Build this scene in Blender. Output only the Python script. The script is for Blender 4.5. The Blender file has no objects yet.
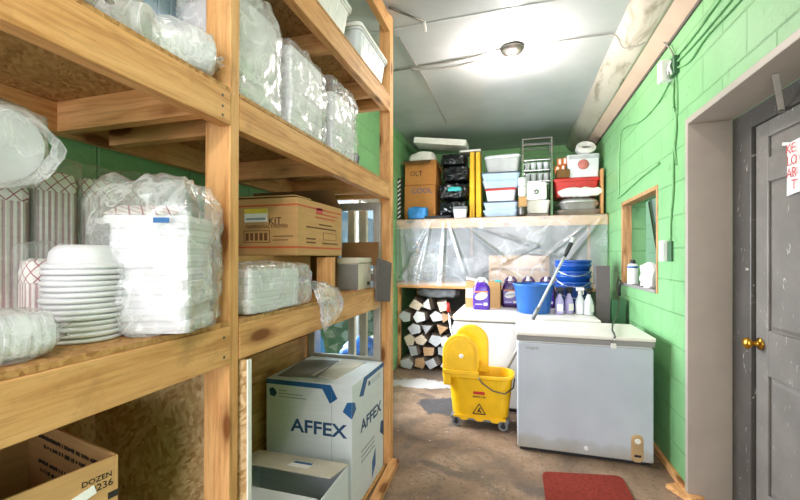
import bpy, math, random
from mathutils import Vector, Matrix, noise
R = math.radians
PI = math.pi
random.seed(7)
SC = bpy.context.scene
COL = SC.collection

# ------------------------------------------------------------------ camera
TH = math.atan(115 / 390)
cam_d = bpy.data.cameras.new('camera')
cam_d.sensor_width = 36
cam_d.lens = 36 * 390 / 800
cam_d.shift_y = 7 / 800
cam_d.clip_start = 0.02
cam = bpy.data.objects.new('camera', cam_d)
cam.location = (0, 0, 1.38)
cam.rotation_euler = (R(90), 0, TH)
COL.objects.link(cam)
SC.camera = cam

# ------------------------------------------------------------------ world, lights, exposure
W = bpy.data.worlds.new('world')
SC.world = W
W.use_nodes = True
W.node_tree.nodes['Background'].inputs[0].default_value = (0.80, 0.90, 1.0, 1)
W.node_tree.nodes['Background'].inputs[1].default_value = 1.5


def light(name, kind, loc, energy, color, rot=(0, 0, 0), **kw):
    d = bpy.data.lights.new(name, kind)
    d.energy = energy
    d.color = color
    for k, v in kw.items():
        setattr(d, k, v)
    o = bpy.data.objects.new(name, d)
    o.location = loc
    o.rotation_euler = rot
    COL.objects.link(o)
    return o


# area fill added behind the viewer, at the end left without a wall
light('open_door_daylight', 'AREA', (-0.1, -2.35, 1.55), 78, (1.0, 0.94, 0.985), (R(90), 0, 0), shape='RECTANGLE', size=2.4, size_y=2.6)
# daylight outside the window of the left wall
light('window_daylight', 'AREA', (-2.3, 3.35, 1.7), 300, (0.92, 0.92, 1.0), (0, R(-90), 0), shape='RECTANGLE', size=1.6, size_y=1.8)
# the two bare ceiling bulbs are lamps of their own, built further down
# small point light added in the room behind the hatch, without a fixture
light('next_room_glow', 'POINT', (1.55, 3.2, 2.2), 1.5, (1.0, 0.95, 0.86), shadow_soft_size=0.15)

vs = SC.view_settings
vs.view_transform = 'Standard'
vs.look = 'None'
vs.gamma = 1
vs.use_curve_mapping = False
vs.exposure = 0.62
SC.cycles.max_bounces = 10
SC.cycles.transparent_max_bounces = 24
SC.cycles.caustics_reflective = False
SC.cycles.caustics_refractive = False
SC.cycles.sample_clamp_indirect = 6


# ------------------------------------------------------------------ materials
def lin(h):
    h = h.lstrip('#')
    out = []
    for i in (0, 2, 4):
        c = int(h[i:i + 2], 16) / 255
        out.append(c / 12.92 if c <= 0.04045 else ((c + 0.055) / 1.055) ** 2.4)
    return (*out, 1)


class NT:
    def __init__(s, name):
        s.m = bpy.data.materials.new(name)
        s.m.use_nodes = True
        s.t = s.m.node_tree
        s.n = s.t.nodes
        s.b = s.n['Principled BSDF']
        s.out = s.n['Material Output']

    def new(s, typ, **kw):
        n = s.n.new(typ)
        for k, v in kw.items():
            if hasattr(n, k) and k not in n.inputs:
                setattr(n, k, v)
            else:
                n.inputs[k.replace('_', ' ')].default_value = v
        return n

    def link(s, a, b):
        s.t.links.new(a, b)

    def coords(s, scale=(1, 1, 1), loc=(0, 0, 0), rot=(0, 0, 0)):
        tc = s.n.new('ShaderNodeTexCoord')
        mp = s.n.new('ShaderNodeMapping')
        mp.inputs['Scale'].default_value = scale
        mp.inputs['Location'].default_value = loc
        mp.inputs['Rotation'].default_value = rot
        s.link(tc.outputs['Object'], mp.inputs[0])
        return mp.outputs[0]

    def noise(s, vec, scale, detail=4, rough=0.55, dist=0):
        n = s.n.new('ShaderNodeTexNoise')
        n.inputs['Scale'].default_value = scale
        n.inputs['Detail'].default_value = detail
        n.inputs['Roughness'].default_value = rough
        n.inputs['Distortion'].default_value = dist
        if vec is not None:
            s.link(vec, n.inputs['Vector'])
        return n.outputs[0]

    def ramp(s, fac, stops):
        r = s.n.new('ShaderNodeValToRGB')
        els = r.color_ramp.elements
        while len(els) < len(stops):
            els.new(0.5)
        for e, (p, c) in zip(els, stops):
            e.position = p
            e.color = c if len(c) == 4 else (*c, 1)
        s.link(fac, r.inputs[0])
        return r.outputs[0]

    def mix(s, fac, a, b, blend='MIX'):
        n = s.n.new('ShaderNodeMix')
        n.data_type = 'RGBA'
        n.blend_type = blend
        for sock, val in ((n.inputs[0], fac), (n.inputs[6], a), (n.inputs[7], b)):
            if isinstance(val, (int, float, tuple)):
                sock.default_value = val
            else:
                s.link(val, sock)
        return n.outputs[2]

    def bump(s, h, strength=0.3, dist=0.01):
        b = s.n.new('ShaderNodeBump')
        b.inputs['Strength'].default_value = strength
        b.inputs['Distance'].default_value = dist
        s.link(h, b.inputs['Height'])
        s.link(b.outputs[0], s.b.inputs['Normal'])

    def color(s, c):
        if isinstance(c, tuple):
            s.b.inputs['Base Color'].default_value = c
        else:
            s.link(c, s.b.inputs['Base Color'])

    def sheen(s, lo, k):
        """mirror share of a thin pane, the same from either side"""
        lw = s.n.new('ShaderNodeLayerWeight')
        lw.inputs[0].default_value = 0.5
        pw = s.n.new('ShaderNodeMath')
        pw.operation = 'POWER'
        s.link(lw.outputs['Facing'], pw.inputs[0])
        pw.inputs[1].default_value = 4
        ma = s.n.new('ShaderNodeMath')
        ma.operation = 'MULTIPLY_ADD'
        ma.use_clamp = True
        s.link(pw.outputs[0], ma.inputs[0])
        ma.inputs[1].default_value = k
        ma.inputs[2].default_value = lo
        return ma

    def set(s, rough=0.5, metal=0, spec=0.5, **kw):
        s.b.inputs['Roughness'].default_value = rough
        s.b.inputs['Metallic'].default_value = metal
        s.b.inputs['Specular IOR Level'].default_value = spec
        return s


W4 = (1, 1, 1, 1)
K4 = (0, 0, 0, 1)


def plain(name, hexc, rough=0.5, metal=0, var=0.06, scale=9, bump=0, spec=0.5):
    """a painted, moulded or printed surface with slight unevenness"""
    t = NT(name).set(rough, metal, spec)
    v = t.coords()
    c = lin(hexc)
    d = tuple(max(0, x * (1 - 2.2 * var)) for x in c[:3]) + (1,)
    e = tuple(min(1, x * (1 + var)) for x in c[:3]) + (1,)
    n = t.noise(v, scale, 5)
    t.color(t.ramp(n, [(0.3, d), (0.65, e)]))
    if bump:
        t.bump(t.noise(v, scale * 6, 3), bump, 0.004)
    return t.m


def pine(axis, name, light_c='#dea86f', dark_c='#b57a45', off=0):
    t = NT(name).set(0.62, 0, 0.3)
    st = {'X': (1.2, 14, 14), 'Y': (14, 1.2, 14), 'Z': (14, 14, 1.2)}[axis]
    kn = {'X': (3.2, 9, 9), 'Y': (9, 3.2, 9), 'Z': (9, 9, 3.2)}[axis]
    v = t.coords(st, (off, off * 1.7, off * .6))
    grain = t.noise(v, 2.2, 6, 0.6, 0.8)
    c = t.ramp(grain, [(0.28, lin(dark_c)), (0.5, lin(light_c)), (0.75, lin('#ebba84'))])
    fst = tuple(k * 3.2 if k > 5 else k * 1.6 for k in st)
    fine = t.noise(t.coords(fst, (off, off, 2)), 2.6, 7, 0.7, 0.4)
    c = t.mix(t.ramp(fine, [(0.50, K4), (0.70, (.55, .55, .55, 1))]), c, lin('#96602f'))
    smut = t.noise(t.coords((2.5, 2.5, 2.5), (off, 7, 4)), 3.0, 7, 0.68)
    c = t.mix(t.ramp(smut, [(0.56, K4), (0.72, (.40, .40, .40, 1))]), c, lin('#7d5c3c'))
    big = t.noise(t.coords((1.5, 1.5, 1.5), (off, 3, 1)), 2.0, 3)
    c = t.mix(t.ramp(big, [(0.35, (0, 0, 0, 1)), (0.7, (.45, .45, .45, 1))]), c, lin('#cd8c50'))
    vk = t.new('ShaderNodeTexVoronoi')
    vk.inputs['Scale'].default_value = 1.0
    vk.inputs['Randomness'].default_value = 1.0
    t.link(t.coords(kn, (off * 2.3, off, off * .9)), vk.inputs['Vector'])
    k = t.ramp(vk.outputs['Distance'], [(0.0, W4), (0.13, W4), (0.20, (.35, .35, .35, 1)), (0.34, K4)])
    c = t.mix(k, c, lin('#7c4a22'))
    t.color(c)
    t.bump(grain, 0.12, 0.004)
    return t.m


def osb(name, base='#b98a56', dark='#9a6c3c', light_c='#c99d68', scale=38):
    t = NT(name).set(0.7, 0, 0.25)
    cols = None
    v1 = t.coords((1, 1, 1), rot=(0.3, 0.5, 0.7))
    v2 = t.coords((1, 1, 1), rot=(1.1, 0.2, 2.1))
    fl = []
    for i, v in enumerate((v1, v2)):
        mp = t.n.new('ShaderNodeMapping')
        mp.inputs['Scale'].default_value = (3.2, 1, 1.4) if i else (1, 3.2, 1.2)
        t.link(v, mp.inputs[0])
        dn = t.n.new('ShaderNodeTexVoronoi')
        dn.inputs['Scale'].default_value = scale
        t.link(mp.outputs[0], dn.inputs['Vector'])
        bw = t.n.new('ShaderNodeRGBToBW')
        t.link(dn.outputs['Color'], bw.inputs[0])
        fl.append(bw.outputs[0])
    a = t.ramp(fl[0], [(0.1, lin(dark)), (0.45, lin(base)), (0.9, lin(light_c))])
    b = t.ramp(fl[1], [(0.1, lin(dark)), (0.5, lin(base)), (0.9, lin(light_c))])
    n = t.noise(v1, 9, 3)
    c = t.mix(t.ramp(n, [(0.45, K4), (0.55, W4)]), a, b)
    c = t.mix(t.ramp(t.noise(v1, 60, 4), [(0.55, K4), (0.75, (.5, .5, .5, 1))]), c, lin(dark))
    t.color(c)
    t.bump(fl[0], 0.15, 0.003)
    return t.m


def card(name, hexc='#c79b68', var=0.07):
    t = NT(name).set(0.8, 0, 0.2)
    v = t.coords()
    c = lin(hexc)
    d = tuple(x * (1 - 2 * var) for x in c[:3]) + (1,)
    n = t.noise(t.coords((2, 2, 14)), 5, 4)
    t.color(t.ramp(n, [(0.3, d), (0.7, c)]))
    t.bump(t.noise(v, 40, 2), 0.05, 0.003)
    return t.m


def film_mat(name, body=0.12, tint=(0.96, 0.965, 0.97, 1), gloss=1.0, fold=0.20, fscale=9, crumple=16, rough=0.2, stretch=(1, 1, 1), bstr=0.4):
    """thin clear polythene: mostly see-through, milky where it is creased, with crumpled highlights"""
    t = NT(name)
    tr = t.n.new('ShaderNodeBsdfTransparent')
    tr.inputs[0].default_value = (0.98, 0.982, 0.985, 1)
    t.b.inputs['Base Color'].default_value = tint
    t.b.inputs['Roughness'].default_value = 0.55
    gl = t.n.new('ShaderNodeBsdfGlossy')
    gl.inputs['Roughness'].default_value = rough
    gl.inputs[0].default_value = W4
    v = t.coords(stretch)
    n1 = t.noise(v, fscale, 4, 0.55, 0.6)
    crease = t.ramp(n1, [(0.455, K4), (0.495, (fold, fold, fold, 1)), (0.505, (fold, fold, fold, 1)), (0.545, K4)])
    lw = t.n.new('ShaderNodeLayerWeight')
    lw.inputs[0].default_value = 0.3
    ad = t.n.new('ShaderNodeMath')
    ad.operation = 'MULTIPLY_ADD'
    t.link(lw.outputs['Facing'], ad.inputs[0])
    ad.inputs[1].default_value = 0.16
    ad.inputs[2].default_value = body
    a2 = t.n.new('ShaderNodeMath')
    a2.operation = 'ADD'
    a2.use_clamp = True
    t.link(ad.outputs[0], a2.inputs[0])
    t.link(crease, a2.inputs[1])
    m1 = t.n.new('ShaderNodeMixShader')
    t.link(a2.outputs[0], m1.inputs[0])
    t.link(tr.outputs[0], m1.inputs[1])
    t.link(t.b.outputs[0], m1.inputs[2])
    m2 = t.n.new('ShaderNodeMixShader')
    mul = t.sheen(0.05 * gloss, 0.6 * gloss)
    t.link(mul.outputs[0], m2.inputs[0])
    t.link(m1.outputs[0], m2.inputs[1])
    t.link(gl.outputs[0], m2.inputs[2])
    t.link(m2.outputs[0], t.out.inputs[0])
    wv = t.n.new('ShaderNodeVectorMath')
    wv.operation = 'MULTIPLY_ADD'
    nz = t.n.new('ShaderNodeTexNoise')
    nz.inputs['Scale'].default_value = 7
    t.link(v, nz.inputs['Vector'])
    t.link(nz.outputs['Color'], wv.inputs[0])
    wv.inputs[1].default_value = (.12, .12, .12)
    t.link(v, wv.inputs[2])
    vo = t.n.new('ShaderNodeTexVoronoi')
    vo.inputs['Scale'].default_value = crumple
    t.link(wv.outputs[0], vo.inputs['Vector'])
    bp = t.n.new('ShaderNodeBump')
    bp.inputs['Strength'].default_value = bstr
    bp.inputs['Distance'].default_value = 0.02
    t.link(vo.outputs['Distance'], bp.inputs['Height'])
    for nd in (t.b, gl):
        t.link(bp.outputs[0], nd.inputs['Normal'])
    return t.m


def glass_mat(name):
    t = NT(name)
    tr = t.n.new('ShaderNodeBsdfTransparent')
    tr.inputs[0].default_value = (0.86, 0.9, 0.9, 1)
    gl = t.n.new('ShaderNodeBsdfGlossy')
    gl.inputs['Roughness'].default_value = 0.03
    m = t.n.new('ShaderNodeMixShader')
    t.link(t.sheen(0.05, 0.8).outputs[0], m.inputs[0])
    t.link(tr.outputs[0], m.inputs[1])
    t.link(gl.outputs[0], m.inputs[2])
    t.link(m.outputs[0], t.out.inputs[0])
    return t.m


def block_mat(name, hexc='#80b57b', plane='YZ'):
    t = NT(name).set(0.5, 0, 0.4)
    tc = t.n.new('ShaderNodeTexCoord')
    sp = t.n.new('ShaderNodeSeparateXYZ')
    cb = t.n.new('ShaderNodeCombineXYZ')
    t.link(tc.outputs['Object'], sp.inputs[0])
    t.link(sp.outputs['Y' if plane == 'YZ' else 'X'], cb.inputs[0])
    t.link(sp.outputs['Z'], cb.inputs[1])
    br = t.n.new('ShaderNodeTexBrick')
    br.inputs['Scale'].default_value = 1
    br.inputs['Brick Width'].default_value = 0.41
    br.inputs['Row Height'].default_value = 0.205
    br.inputs['Mortar Size'].default_value = 0.006
    br.inputs['Mortar Smooth'].default_value = 0.6
    br.inputs['Color1'].default_value = W4
    br.inputs['Color2'].default_value = (.86, .86, .86, 1)
    br.inputs['Mortar'].default_value = (.0, .0, .0, 1)
    t.link(cb.outputs[0], br.inputs['Vector'])
    c = lin(hexc)
    n = t.noise(t.coords(), 3.2, 6, 0.6)
    base = t.ramp(n, [(0.3, tuple(x * .86 for x in c[:3]) + (1,)), (0.6, c), (0.85, tuple(min(1, x * 1.12) for x in c[:3]) + (1,))])
    base = t.mix(0.16, base, br.outputs['Color'], 'MULTIPLY')
    worn = t.ramp(t.noise(t.coords(), 8, 9, 0.72), [(0.60, K4), (0.68, (.45, .45, .45, 1))])
    base = t.mix(worn, base, lin('#5e7a55'))
    t.color(base)
    bw = t.n.new('ShaderNodeRGBToBW')
    t.link(br.outputs['Color'], bw.inputs[0])
    mx = t.n.new('ShaderNodeMath')
    mx.operation = 'MULTIPLY_ADD'
    t.link(t.noise(t.coords(), 45, 4), mx.inputs[0])
    mx.inputs[1].default_value = 0.25
    t.link(bw.outputs[0], mx.inputs[2])
    t.bump(mx.outputs[0], 0.6, 0.014)
    return t.m


def floor_mat():
    t = NT('floor_concrete').set(0.62, 0, 0.35)
    v = t.coords()
    n1 = t.noise(v, 1.6, 8, 0.62, 0.5)
    c = t.ramp(n1, [(0.28, lin('#52453b')), (0.40, lin('#755f4e')), (0.55, lin('#957a63')), (0.72, lin('#ab9480'))])
    n2 = t.noise(t.coords((1, 1, 1), (3.1, 1.7, 0)), 2.3, 7, 0.66, 0.9)
    c = t.mix(t.ramp(n2, [(0.50, K4), (0.62, (.8, .8, .8, 1))]), c, lin('#5a4f49'))
    n3 = t.noise(t.coords((1, 1, 1), (8, 2, 0)), 5.5, 6, 0.7)
    c = t.mix(t.ramp(n3, [(0.50, K4), (0.68, (.6, .6, .6, 1))]), c, lin('#7b5f49'))
    n4 = t.noise(v, 34, 5, 0.7)
    c = t.mix(t.ramp(n4, [(0.54, K4), (0.66, (.65, .65, .65, 1))]), c, lin('#4b3d33'))
    c = t.mix(t.ramp(t.noise(v, 22, 3, 0.6), [(0.69, K4), (0.72, (.8, .8, .8, 1))]), c, lin('#cfc3b4'))
    # the grey-black damp stain around the mop bucket and the pale area by the firewood
    def spot(loc, rad, col, cc, edge):
        tc = t.n.new('ShaderNodeTexCoord')
        mp = t.n.new('ShaderNodeMapping')
        mp.vector_type = 'TEXTURE'
        mp.inputs['Location'].default_value = loc
        mp.inputs['Scale'].default_value = rad
        t.link(tc.outputs['Object'], mp.inputs[0])
        ln = t.n.new('ShaderNodeVectorMath')
        ln.operation = 'LENGTH'
        t.link(mp.outputs[0], ln.inputs[0])
        ad = t.n.new('ShaderNodeMath')
        ad.operation = 'MULTIPLY_ADD'
        t.link(t.noise(v, 3.5, 6, 0.6, 0.6), ad.inputs[0])
        ad.inputs[1].default_value = 1.1
        t.link(ln.outputs['Value'], ad.inputs[2])
        return t.mix(t.ramp(ad.outputs[0], [(edge, W4), (min(1, edge + .07), (.0, .0, .0, 1))]), cc, col)
    c = spot((-1.0, 4.15, 0), (.75, .45, 1.5), lin('#b9b2ae'), c, 0.88)
    c = spot((-.52, 3.55, 0), (.80, .48, 1.5), lin('#4e4a4a'), c, 0.92)
    t.color(c)
    t.link(t.ramp(n2, [(0.3, (.75, .75, .75, 1)), (0.7, (.42, .42, .42, 1))]), t.b.inputs['Roughness'])
    t.bump(t.noise(v, 28, 5, 0.65), 0.25, 0.008)
    return t.m


def ceiling_mat():
    t = NT('ceiling_sheet').set(0.24, 0, 0.45)
    v = t.coords()
    t.color(t.ramp(t.noise(v, 1.4, 4), [(0.3, lin('#b0b1b3')), (0.7, lin('#c3c4c6'))]))
    t.bump(t.noise(v, 2.6, 4, 0.5), 0.12, 0.03)
    return t.m


def door_mat(name='scuffed_grey_paint', c0='#6f6964', c1='#807973'):
    t = NT(name).set(0.42, 0, 0.5)
    v = t.coords()
    base = t.ramp(t.noise(v, 5, 5), [(0.3, lin(c0)), (0.7, lin(c1))])
    s1 = t.noise(t.coords((5, 9, 3), rot=(.6, .2, .4)), 3.5, 7, 0.72, 1.6)
    sc = t.ramp(s1, [(0.635, K4), (0.655, W4)])
    base = t.mix(sc, base, lin('#c9c3bb'))
    t.color(base)
    t.bump(s1, 0.08, 0.004)
    return t.m


MT = {}
MT['pineX'] = pine('X', 'pine_across')
MT['pineY'] = pine('Y', 'pine_along', off=4.2)
MT['pineZ'] = pine('Z', 'pine_upright', off=1.3)
MT['planks'] = pine('Y', 'back_planks', '#cf9c5e', '#a87238', off=9)
MT['osb'] = osb('oriented_strand_board')
MT['osb_pale'] = osb('pale_strand_board', '#c2a072', '#a07b4a', '#d8bd90')
MT['card'] = card('kraft_card')
MT['card_dark'] = card('dark_kraft_card', '#9c6d3f')
MT['card_orange'] = card('orange_kraft_card', '#cb8a4c')
MT['card_in'] = card('card_inside', '#7d5a36')
MT['whitecard'] = card('white_card', '#dfe3e8', 0.03)
MT['creamcard'] = card('cream_card', '#d9cfc0', 0.05)
MT['greycard'] = card('grey_card', '#8b8783', 0.05)
MT['blackcard'] = card('black_card', '#6a6262', 0.08)
MT['foam'] = plain('white_foam', '#dcd9df', 0.55, var=0.02, scale=30)
MT['foam_warm'] = plain('warm_white_foam', '#efece6', 0.6, var=0.02)
MT['film'] = film_mat('clear_polythene')
MT['film_clear'] = film_mat('very_clear_polythene', 0.03, gloss=0.4, fold=0.08)
MT['film_milk'] = film_mat('milky_polythene', 0.24, fold=0.2, crumple=11)
MT['sheet_film'] = film_mat('dust_sheet_polythene', 0.20, (0.88, 0.92, 0.98, 1), 1.6, 0.10, 1.6, 5, 0.26, bstr=0.18)
MT['green'] = block_mat('green_block_paint')
MT['green_far'] = block_mat('green_far_paint', '#7cb574', 'XZ')
MT['green_box'] = plain('dark_green_paint', '#2c5b36', 0.5)
MT['floor'] = floor_mat()
MT['ceil'] = ceiling_mat()
MT['taupe'] = plain('taupe_paint', '#aa9e91', 0.5, var=0.04, scale=4)
MT['darkframe'] = door_mat()
MT['doorframe'] = door_mat('dark_scuffed_paint', '#433e3a', '#524c47')
MT['cove'] = None
MT['trimboard'] = plain('pinkish_board', '#c8ad98', 0.6, var=0.06, scale=3)
MT['brass'] = plain('brass', '#d9a441', 0.28, 1, 0.1)
MT['steel'] = plain('steel', '#cfcfce', 0.3, .7, 0.08)
MT['darksteel'] = plain('dark_steel', '#6d6862', 0.4, 1, 0.1)
MT['chrome'] = plain('chrome', '#d8d8da', 0.14, 1, 0.04)
MT['black'] = plain('black_plastic', '#1b1b1d', 0.45, var=0.1)
MT['blackbag'] = plain('black_bag_film', '#17181b', 0.22, var=0.2, bump=0.3)
MT['grey'] = plain('grey_plastic', '#76787a', 0.45)
MT['lightgrey'] = plain('light_grey_plastic', '#b5b7b9', 0.4)
MT['white'] = plain('white_plastic', '#eceae6', 0.4, var=0.03)
MT['yellow'] = plain('yellow_plastic', '#edb80e', 0.4, var=0.05)
MT['blue'] = plain('blue_plastic', '#1f5fae', 0.35, var=0.07)
MT['deepblue'] = plain('deep_blue_plastic', '#15489c', 0.3, var=0.1)
MT['skyblue'] = plain('sky_blue_film', '#3b8fd6', 0.35, var=0.15)
MT['paleblue'] = plain('pale_blue_plastic', '#b9cfe6', 0.4, var=0.05)
MT['navy'] = plain('navy_plastic', '#39445f', 0.45)
MT['purple'] = plain('purple_liquid', '#4b2490', 0.18, var=0.1)
MT['purpleplastic'] = plain('dark_purple_plastic', '#3c1a5c', 0.3, var=0.1)
MT['lavender'] = plain('lavender_liquid', '#b9b0df', 0.25, var=0.06)
MT['clearwhite'] = plain('frosted_plastic', '#dcdfe4', 0.3, var=0.04)
MT['red'] = plain('red_plastic', '#c1281f', 0.4, var=0.08)
MT['mat'] = plain('red_mat_pile', '#82342a', 0.95, var=0.14, scale=60, bump=0.6, spec=0.1)
MT['orange'] = plain('orange_print', '#d77b3a', 0.55)
MT['teal'] = plain('teal_plastic', '#43b5b7', 0.4)
MT['freezer'] = plain('freezer_enamel', '#c3c9d4', 0.3, var=0.03, scale=3)
MT['freezer_lid'] = plain('freezer_lid_enamel', '#eee7df', 0.35, var=0.02, scale=4)
MT['freezer_white'] = plain('white_enamel', '#e7e7e6', 0.35, var=0.03, scale=4)
MT['gasket'] = plain('grey_gasket', '#8d8a88', 0.6)
MT['tanplate'] = plain('tan_plastic', '#bd9c70', 0.5, var=0.1)
MT['paper'] = plain('white_paper', '#f3efec', 0.7, var=0.02)
MT['redink'] = plain('red_ink', '#cf4a4e', 0.7)
MT['orangeink'] = plain('orange_ink', '#c0562f', 0.7)
MT['blueink'] = plain('blue_ink', '#1f5e98', 0.6)
MT['navyink'] = plain('navy_ink', '#1e4770', 0.6)
MT['blackink'] = plain('black_ink', '#2a2420', 0.7)
MT['brownink'] = plain('brown_ink', '#6d4526', 0.7)
MT['yellowink'] = plain('yellow_ink', '#e8cf4c', 0.6)
MT['greyink'] = plain('grey_ink', '#9aa3ad', 0.6)
MT['glass'] = glass_mat('window_glass')
MT['aluminium'] = plain('weathered_aluminium', '#b7b2aa', 0.5, 0.35, 0.08)
MT['cable'] = plain('grey_cable', '#8a857e', 0.5)
MT['bark'] = plain('grey_bark', '#85766a', 0.9, var=0.25, scale=18, bump=0.8)
MT['lawn'] = plain('lawn_green', '#46663c', 0.9, var=0.25, scale=4)
MT['fence_paint'] = plain('blue_grey_fence_paint', '#7d92a0', 0.7)
MT['hatch_wood'] = pine('Z', 'weathered_hatch_wood', '#a98560', '#7d5b3a', 6)
MT['salmon'] = plain('salmon_plastic', '#c9756c', 0.5)
MT['dirt'] = plain('dark_slab', '#5a5048', 0.7)


def end_grain(name, hexc):
    t = NT(name).set(0.8, 0, 0.2)
    w = t.n.new('ShaderNodeTexWave')
    w.wave_type = 'RINGS'
    w.rings_direction = 'Y'
    w.inputs['Scale'].default_value = 14
    w.inputs['Distortion'].default_value = 2.5
    w.inputs['Detail'].default_value = 3
    t.link(t.coords(), w.inputs['Vector'])
    c = lin(hexc)
    t.color(t.ramp(w.outputs['Fac'], [(0.1, tuple(x * .68 for x in c[:3]) + (1,)), (0.8, c)]))
    t.bump(t.noise(t.coords(), 50, 4), 0.4, 0.006)
    return t.m


ENDS = [end_grain('cut_wood_' + n, h) for n, h in (('pale', '#dcc8b0'), ('grey', '#bdbcbd'), ('tan', '#c9a078'), ('white', '#e6e3de'))]


def cove_mat():
    t = NT('stained_cove_sheet').set(0.32, 0, 0.5)
    v = t.coords()
    base = t.ramp(t.noise(v, 1.3, 5), [(0.3, lin('#a8a090')), (0.7, lin('#c4bdae'))])
    st = t.noise(t.coords((4, 1.1, 4), (0, .6, 0)), 2.1, 7, 0.62, 0.8)
    base = t.mix(t.ramp(st, [(0.54, K4), (0.66, (.75, .75, .75, 1))]), base, lin('#6f6449'))
    t.color(base)
    t.bump(t.noise(v, 4, 4), 0.3, 0.02)
    return t.m


MT['cove'] = cove_mat()


def freezer_mat():
    t = NT('grimy_freezer_enamel').set(0.3, 0, 0.5)
    sp = t.n.new('ShaderNodeSeparateXYZ')
    t.link(t.coords(), sp.inputs[0])
    ma = t.n.new('ShaderNodeMath')
    ma.operation = 'MULTIPLY_ADD'
    t.link(t.noise(t.coords(), 7, 5, 0.65), ma.inputs[0])
    ma.inputs[1].default_value = .16
    t.link(sp.outputs['Z'], ma.inputs[2])
    n = t.noise(t.coords(), 3, 4)
    base = t.ramp(n, [(0.3, lin('#b7bdc8')), (0.7, lin('#c5cbd6'))])
    t.color(t.mix(t.ramp(ma.outputs[0], [(0.10, (.6, .6, .6, 1)), (0.17, (.35, .35, .35, 1)), (0.21, K4)]), base, lin('#97896c')))
    return t.m


MT['freezer'] = freezer_mat()


def tray_mat(per=0.030, wid=0.13):
    """white paper trays with a dark red check printed near the rim"""
    t = NT('checked_food_paper').set(0.7, 0, 0.25)
    tc = t.coords()
    sp = t.n.new('ShaderNodeSeparateXYZ')
    t.link(tc, sp.inputs[0])

    def lines(a, b, per, wd):
        ad = t.n.new('ShaderNodeMath')
        ad.operation = 'ADD'
        t.link(a, ad.inputs[0])
        t.link(b, ad.inputs[1])
        ml = t.n.new('ShaderNodeMath')
        ml.operation = 'MULTIPLY'
        ml.inputs[1].default_value = 1 / per
        t.link(ad.outputs[0], ml.inputs[0])
        fr = t.n.new('ShaderNodeMath')
        fr.operation = 'FRACT'
        t.link(ml.outputs[0], fr.inputs[0])
        lt = t.n.new('ShaderNodeMath')
        lt.operation = 'LESS_THAN'
        lt.inputs[1].default_value = wd
        t.link(fr.outputs[0], lt.inputs[0])
        return lt.outputs[0]
    ng = t.n.new('ShaderNodeMath')
    ng.operation = 'MULTIPLY'
    ng.inputs[1].default_value = -1
    t.link(sp.outputs['Z'], ng.inputs[0])
    xy = t.n.new('ShaderNodeMath')
    xy.operation = 'ADD'
    t.link(sp.outputs['X'], xy.inputs[0])
    t.link(sp.outputs['Y'], xy.inputs[1])
    l1 = lines(xy.outputs[0], sp.outputs['Z'], per, wid)
    l2 = lines(xy.outputs[0], ng.outputs[0], per, wid)
    mx = t.n.new('ShaderNodeMath')
    mx.operation = 'MAXIMUM'
    t.link(l1, mx.inputs[0])
    t.link(l2, mx.inputs[1])
    c = t.mix(mx.outputs[0], lin('#f1eceb'), lin('#a8606c'))
    t.color(c)
    return t.m


def rib_mat():
    """edges of nested printed paper trays: pale with fine dull-red vertical bands"""
    t = NT('ribbed_tray_edges').set(0.7, 0, 0.25)
    sp = t.n.new('ShaderNodeSeparateXYZ')
    t.link(t.coords(), sp.inputs[0])
    ad = t.n.new('ShaderNodeMath')
    ad.operation = 'MULTIPLY_ADD'
    t.link(sp.outputs['Y'], ad.inputs[0])
    ad.inputs[1].default_value = 1.03
    t.link(sp.outputs['X'], ad.inputs[2])
    cs = t.n.new('ShaderNodeMath')
    cs.operation = 'MULTIPLY'
    t.link(ad.outputs[0], cs.inputs[0])
    cs.inputs[1].default_value = 2 * PI / .0145
    c2 = t.n.new('ShaderNodeMath')
    c2.operation = 'COSINE'
    t.link(cs.outputs[0], c2.inputs[0])
    zz = t.noise(t.coords((30, 30, 160)), 1, 2)
    m2 = t.n.new('ShaderNodeMath')
    m2.operation = 'MULTIPLY_ADD'
    t.link(zz, m2.inputs[0])
    m2.inputs[1].default_value = 1.2
    t.link(c2.outputs[0], m2.inputs[2])
    t.color(t.ramp(m2.outputs[0], [(0.25, lin('#ece6e4')), (0.8, lin('#d6c5c5')), (1.0, lin('#b89a9f'))]))
    return t.m


MT['check'] = tray_mat()
MT['check_fine'] = tray_mat(0.014, 0.3)
MT['ribbed_paper'] = rib_mat()


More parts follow.
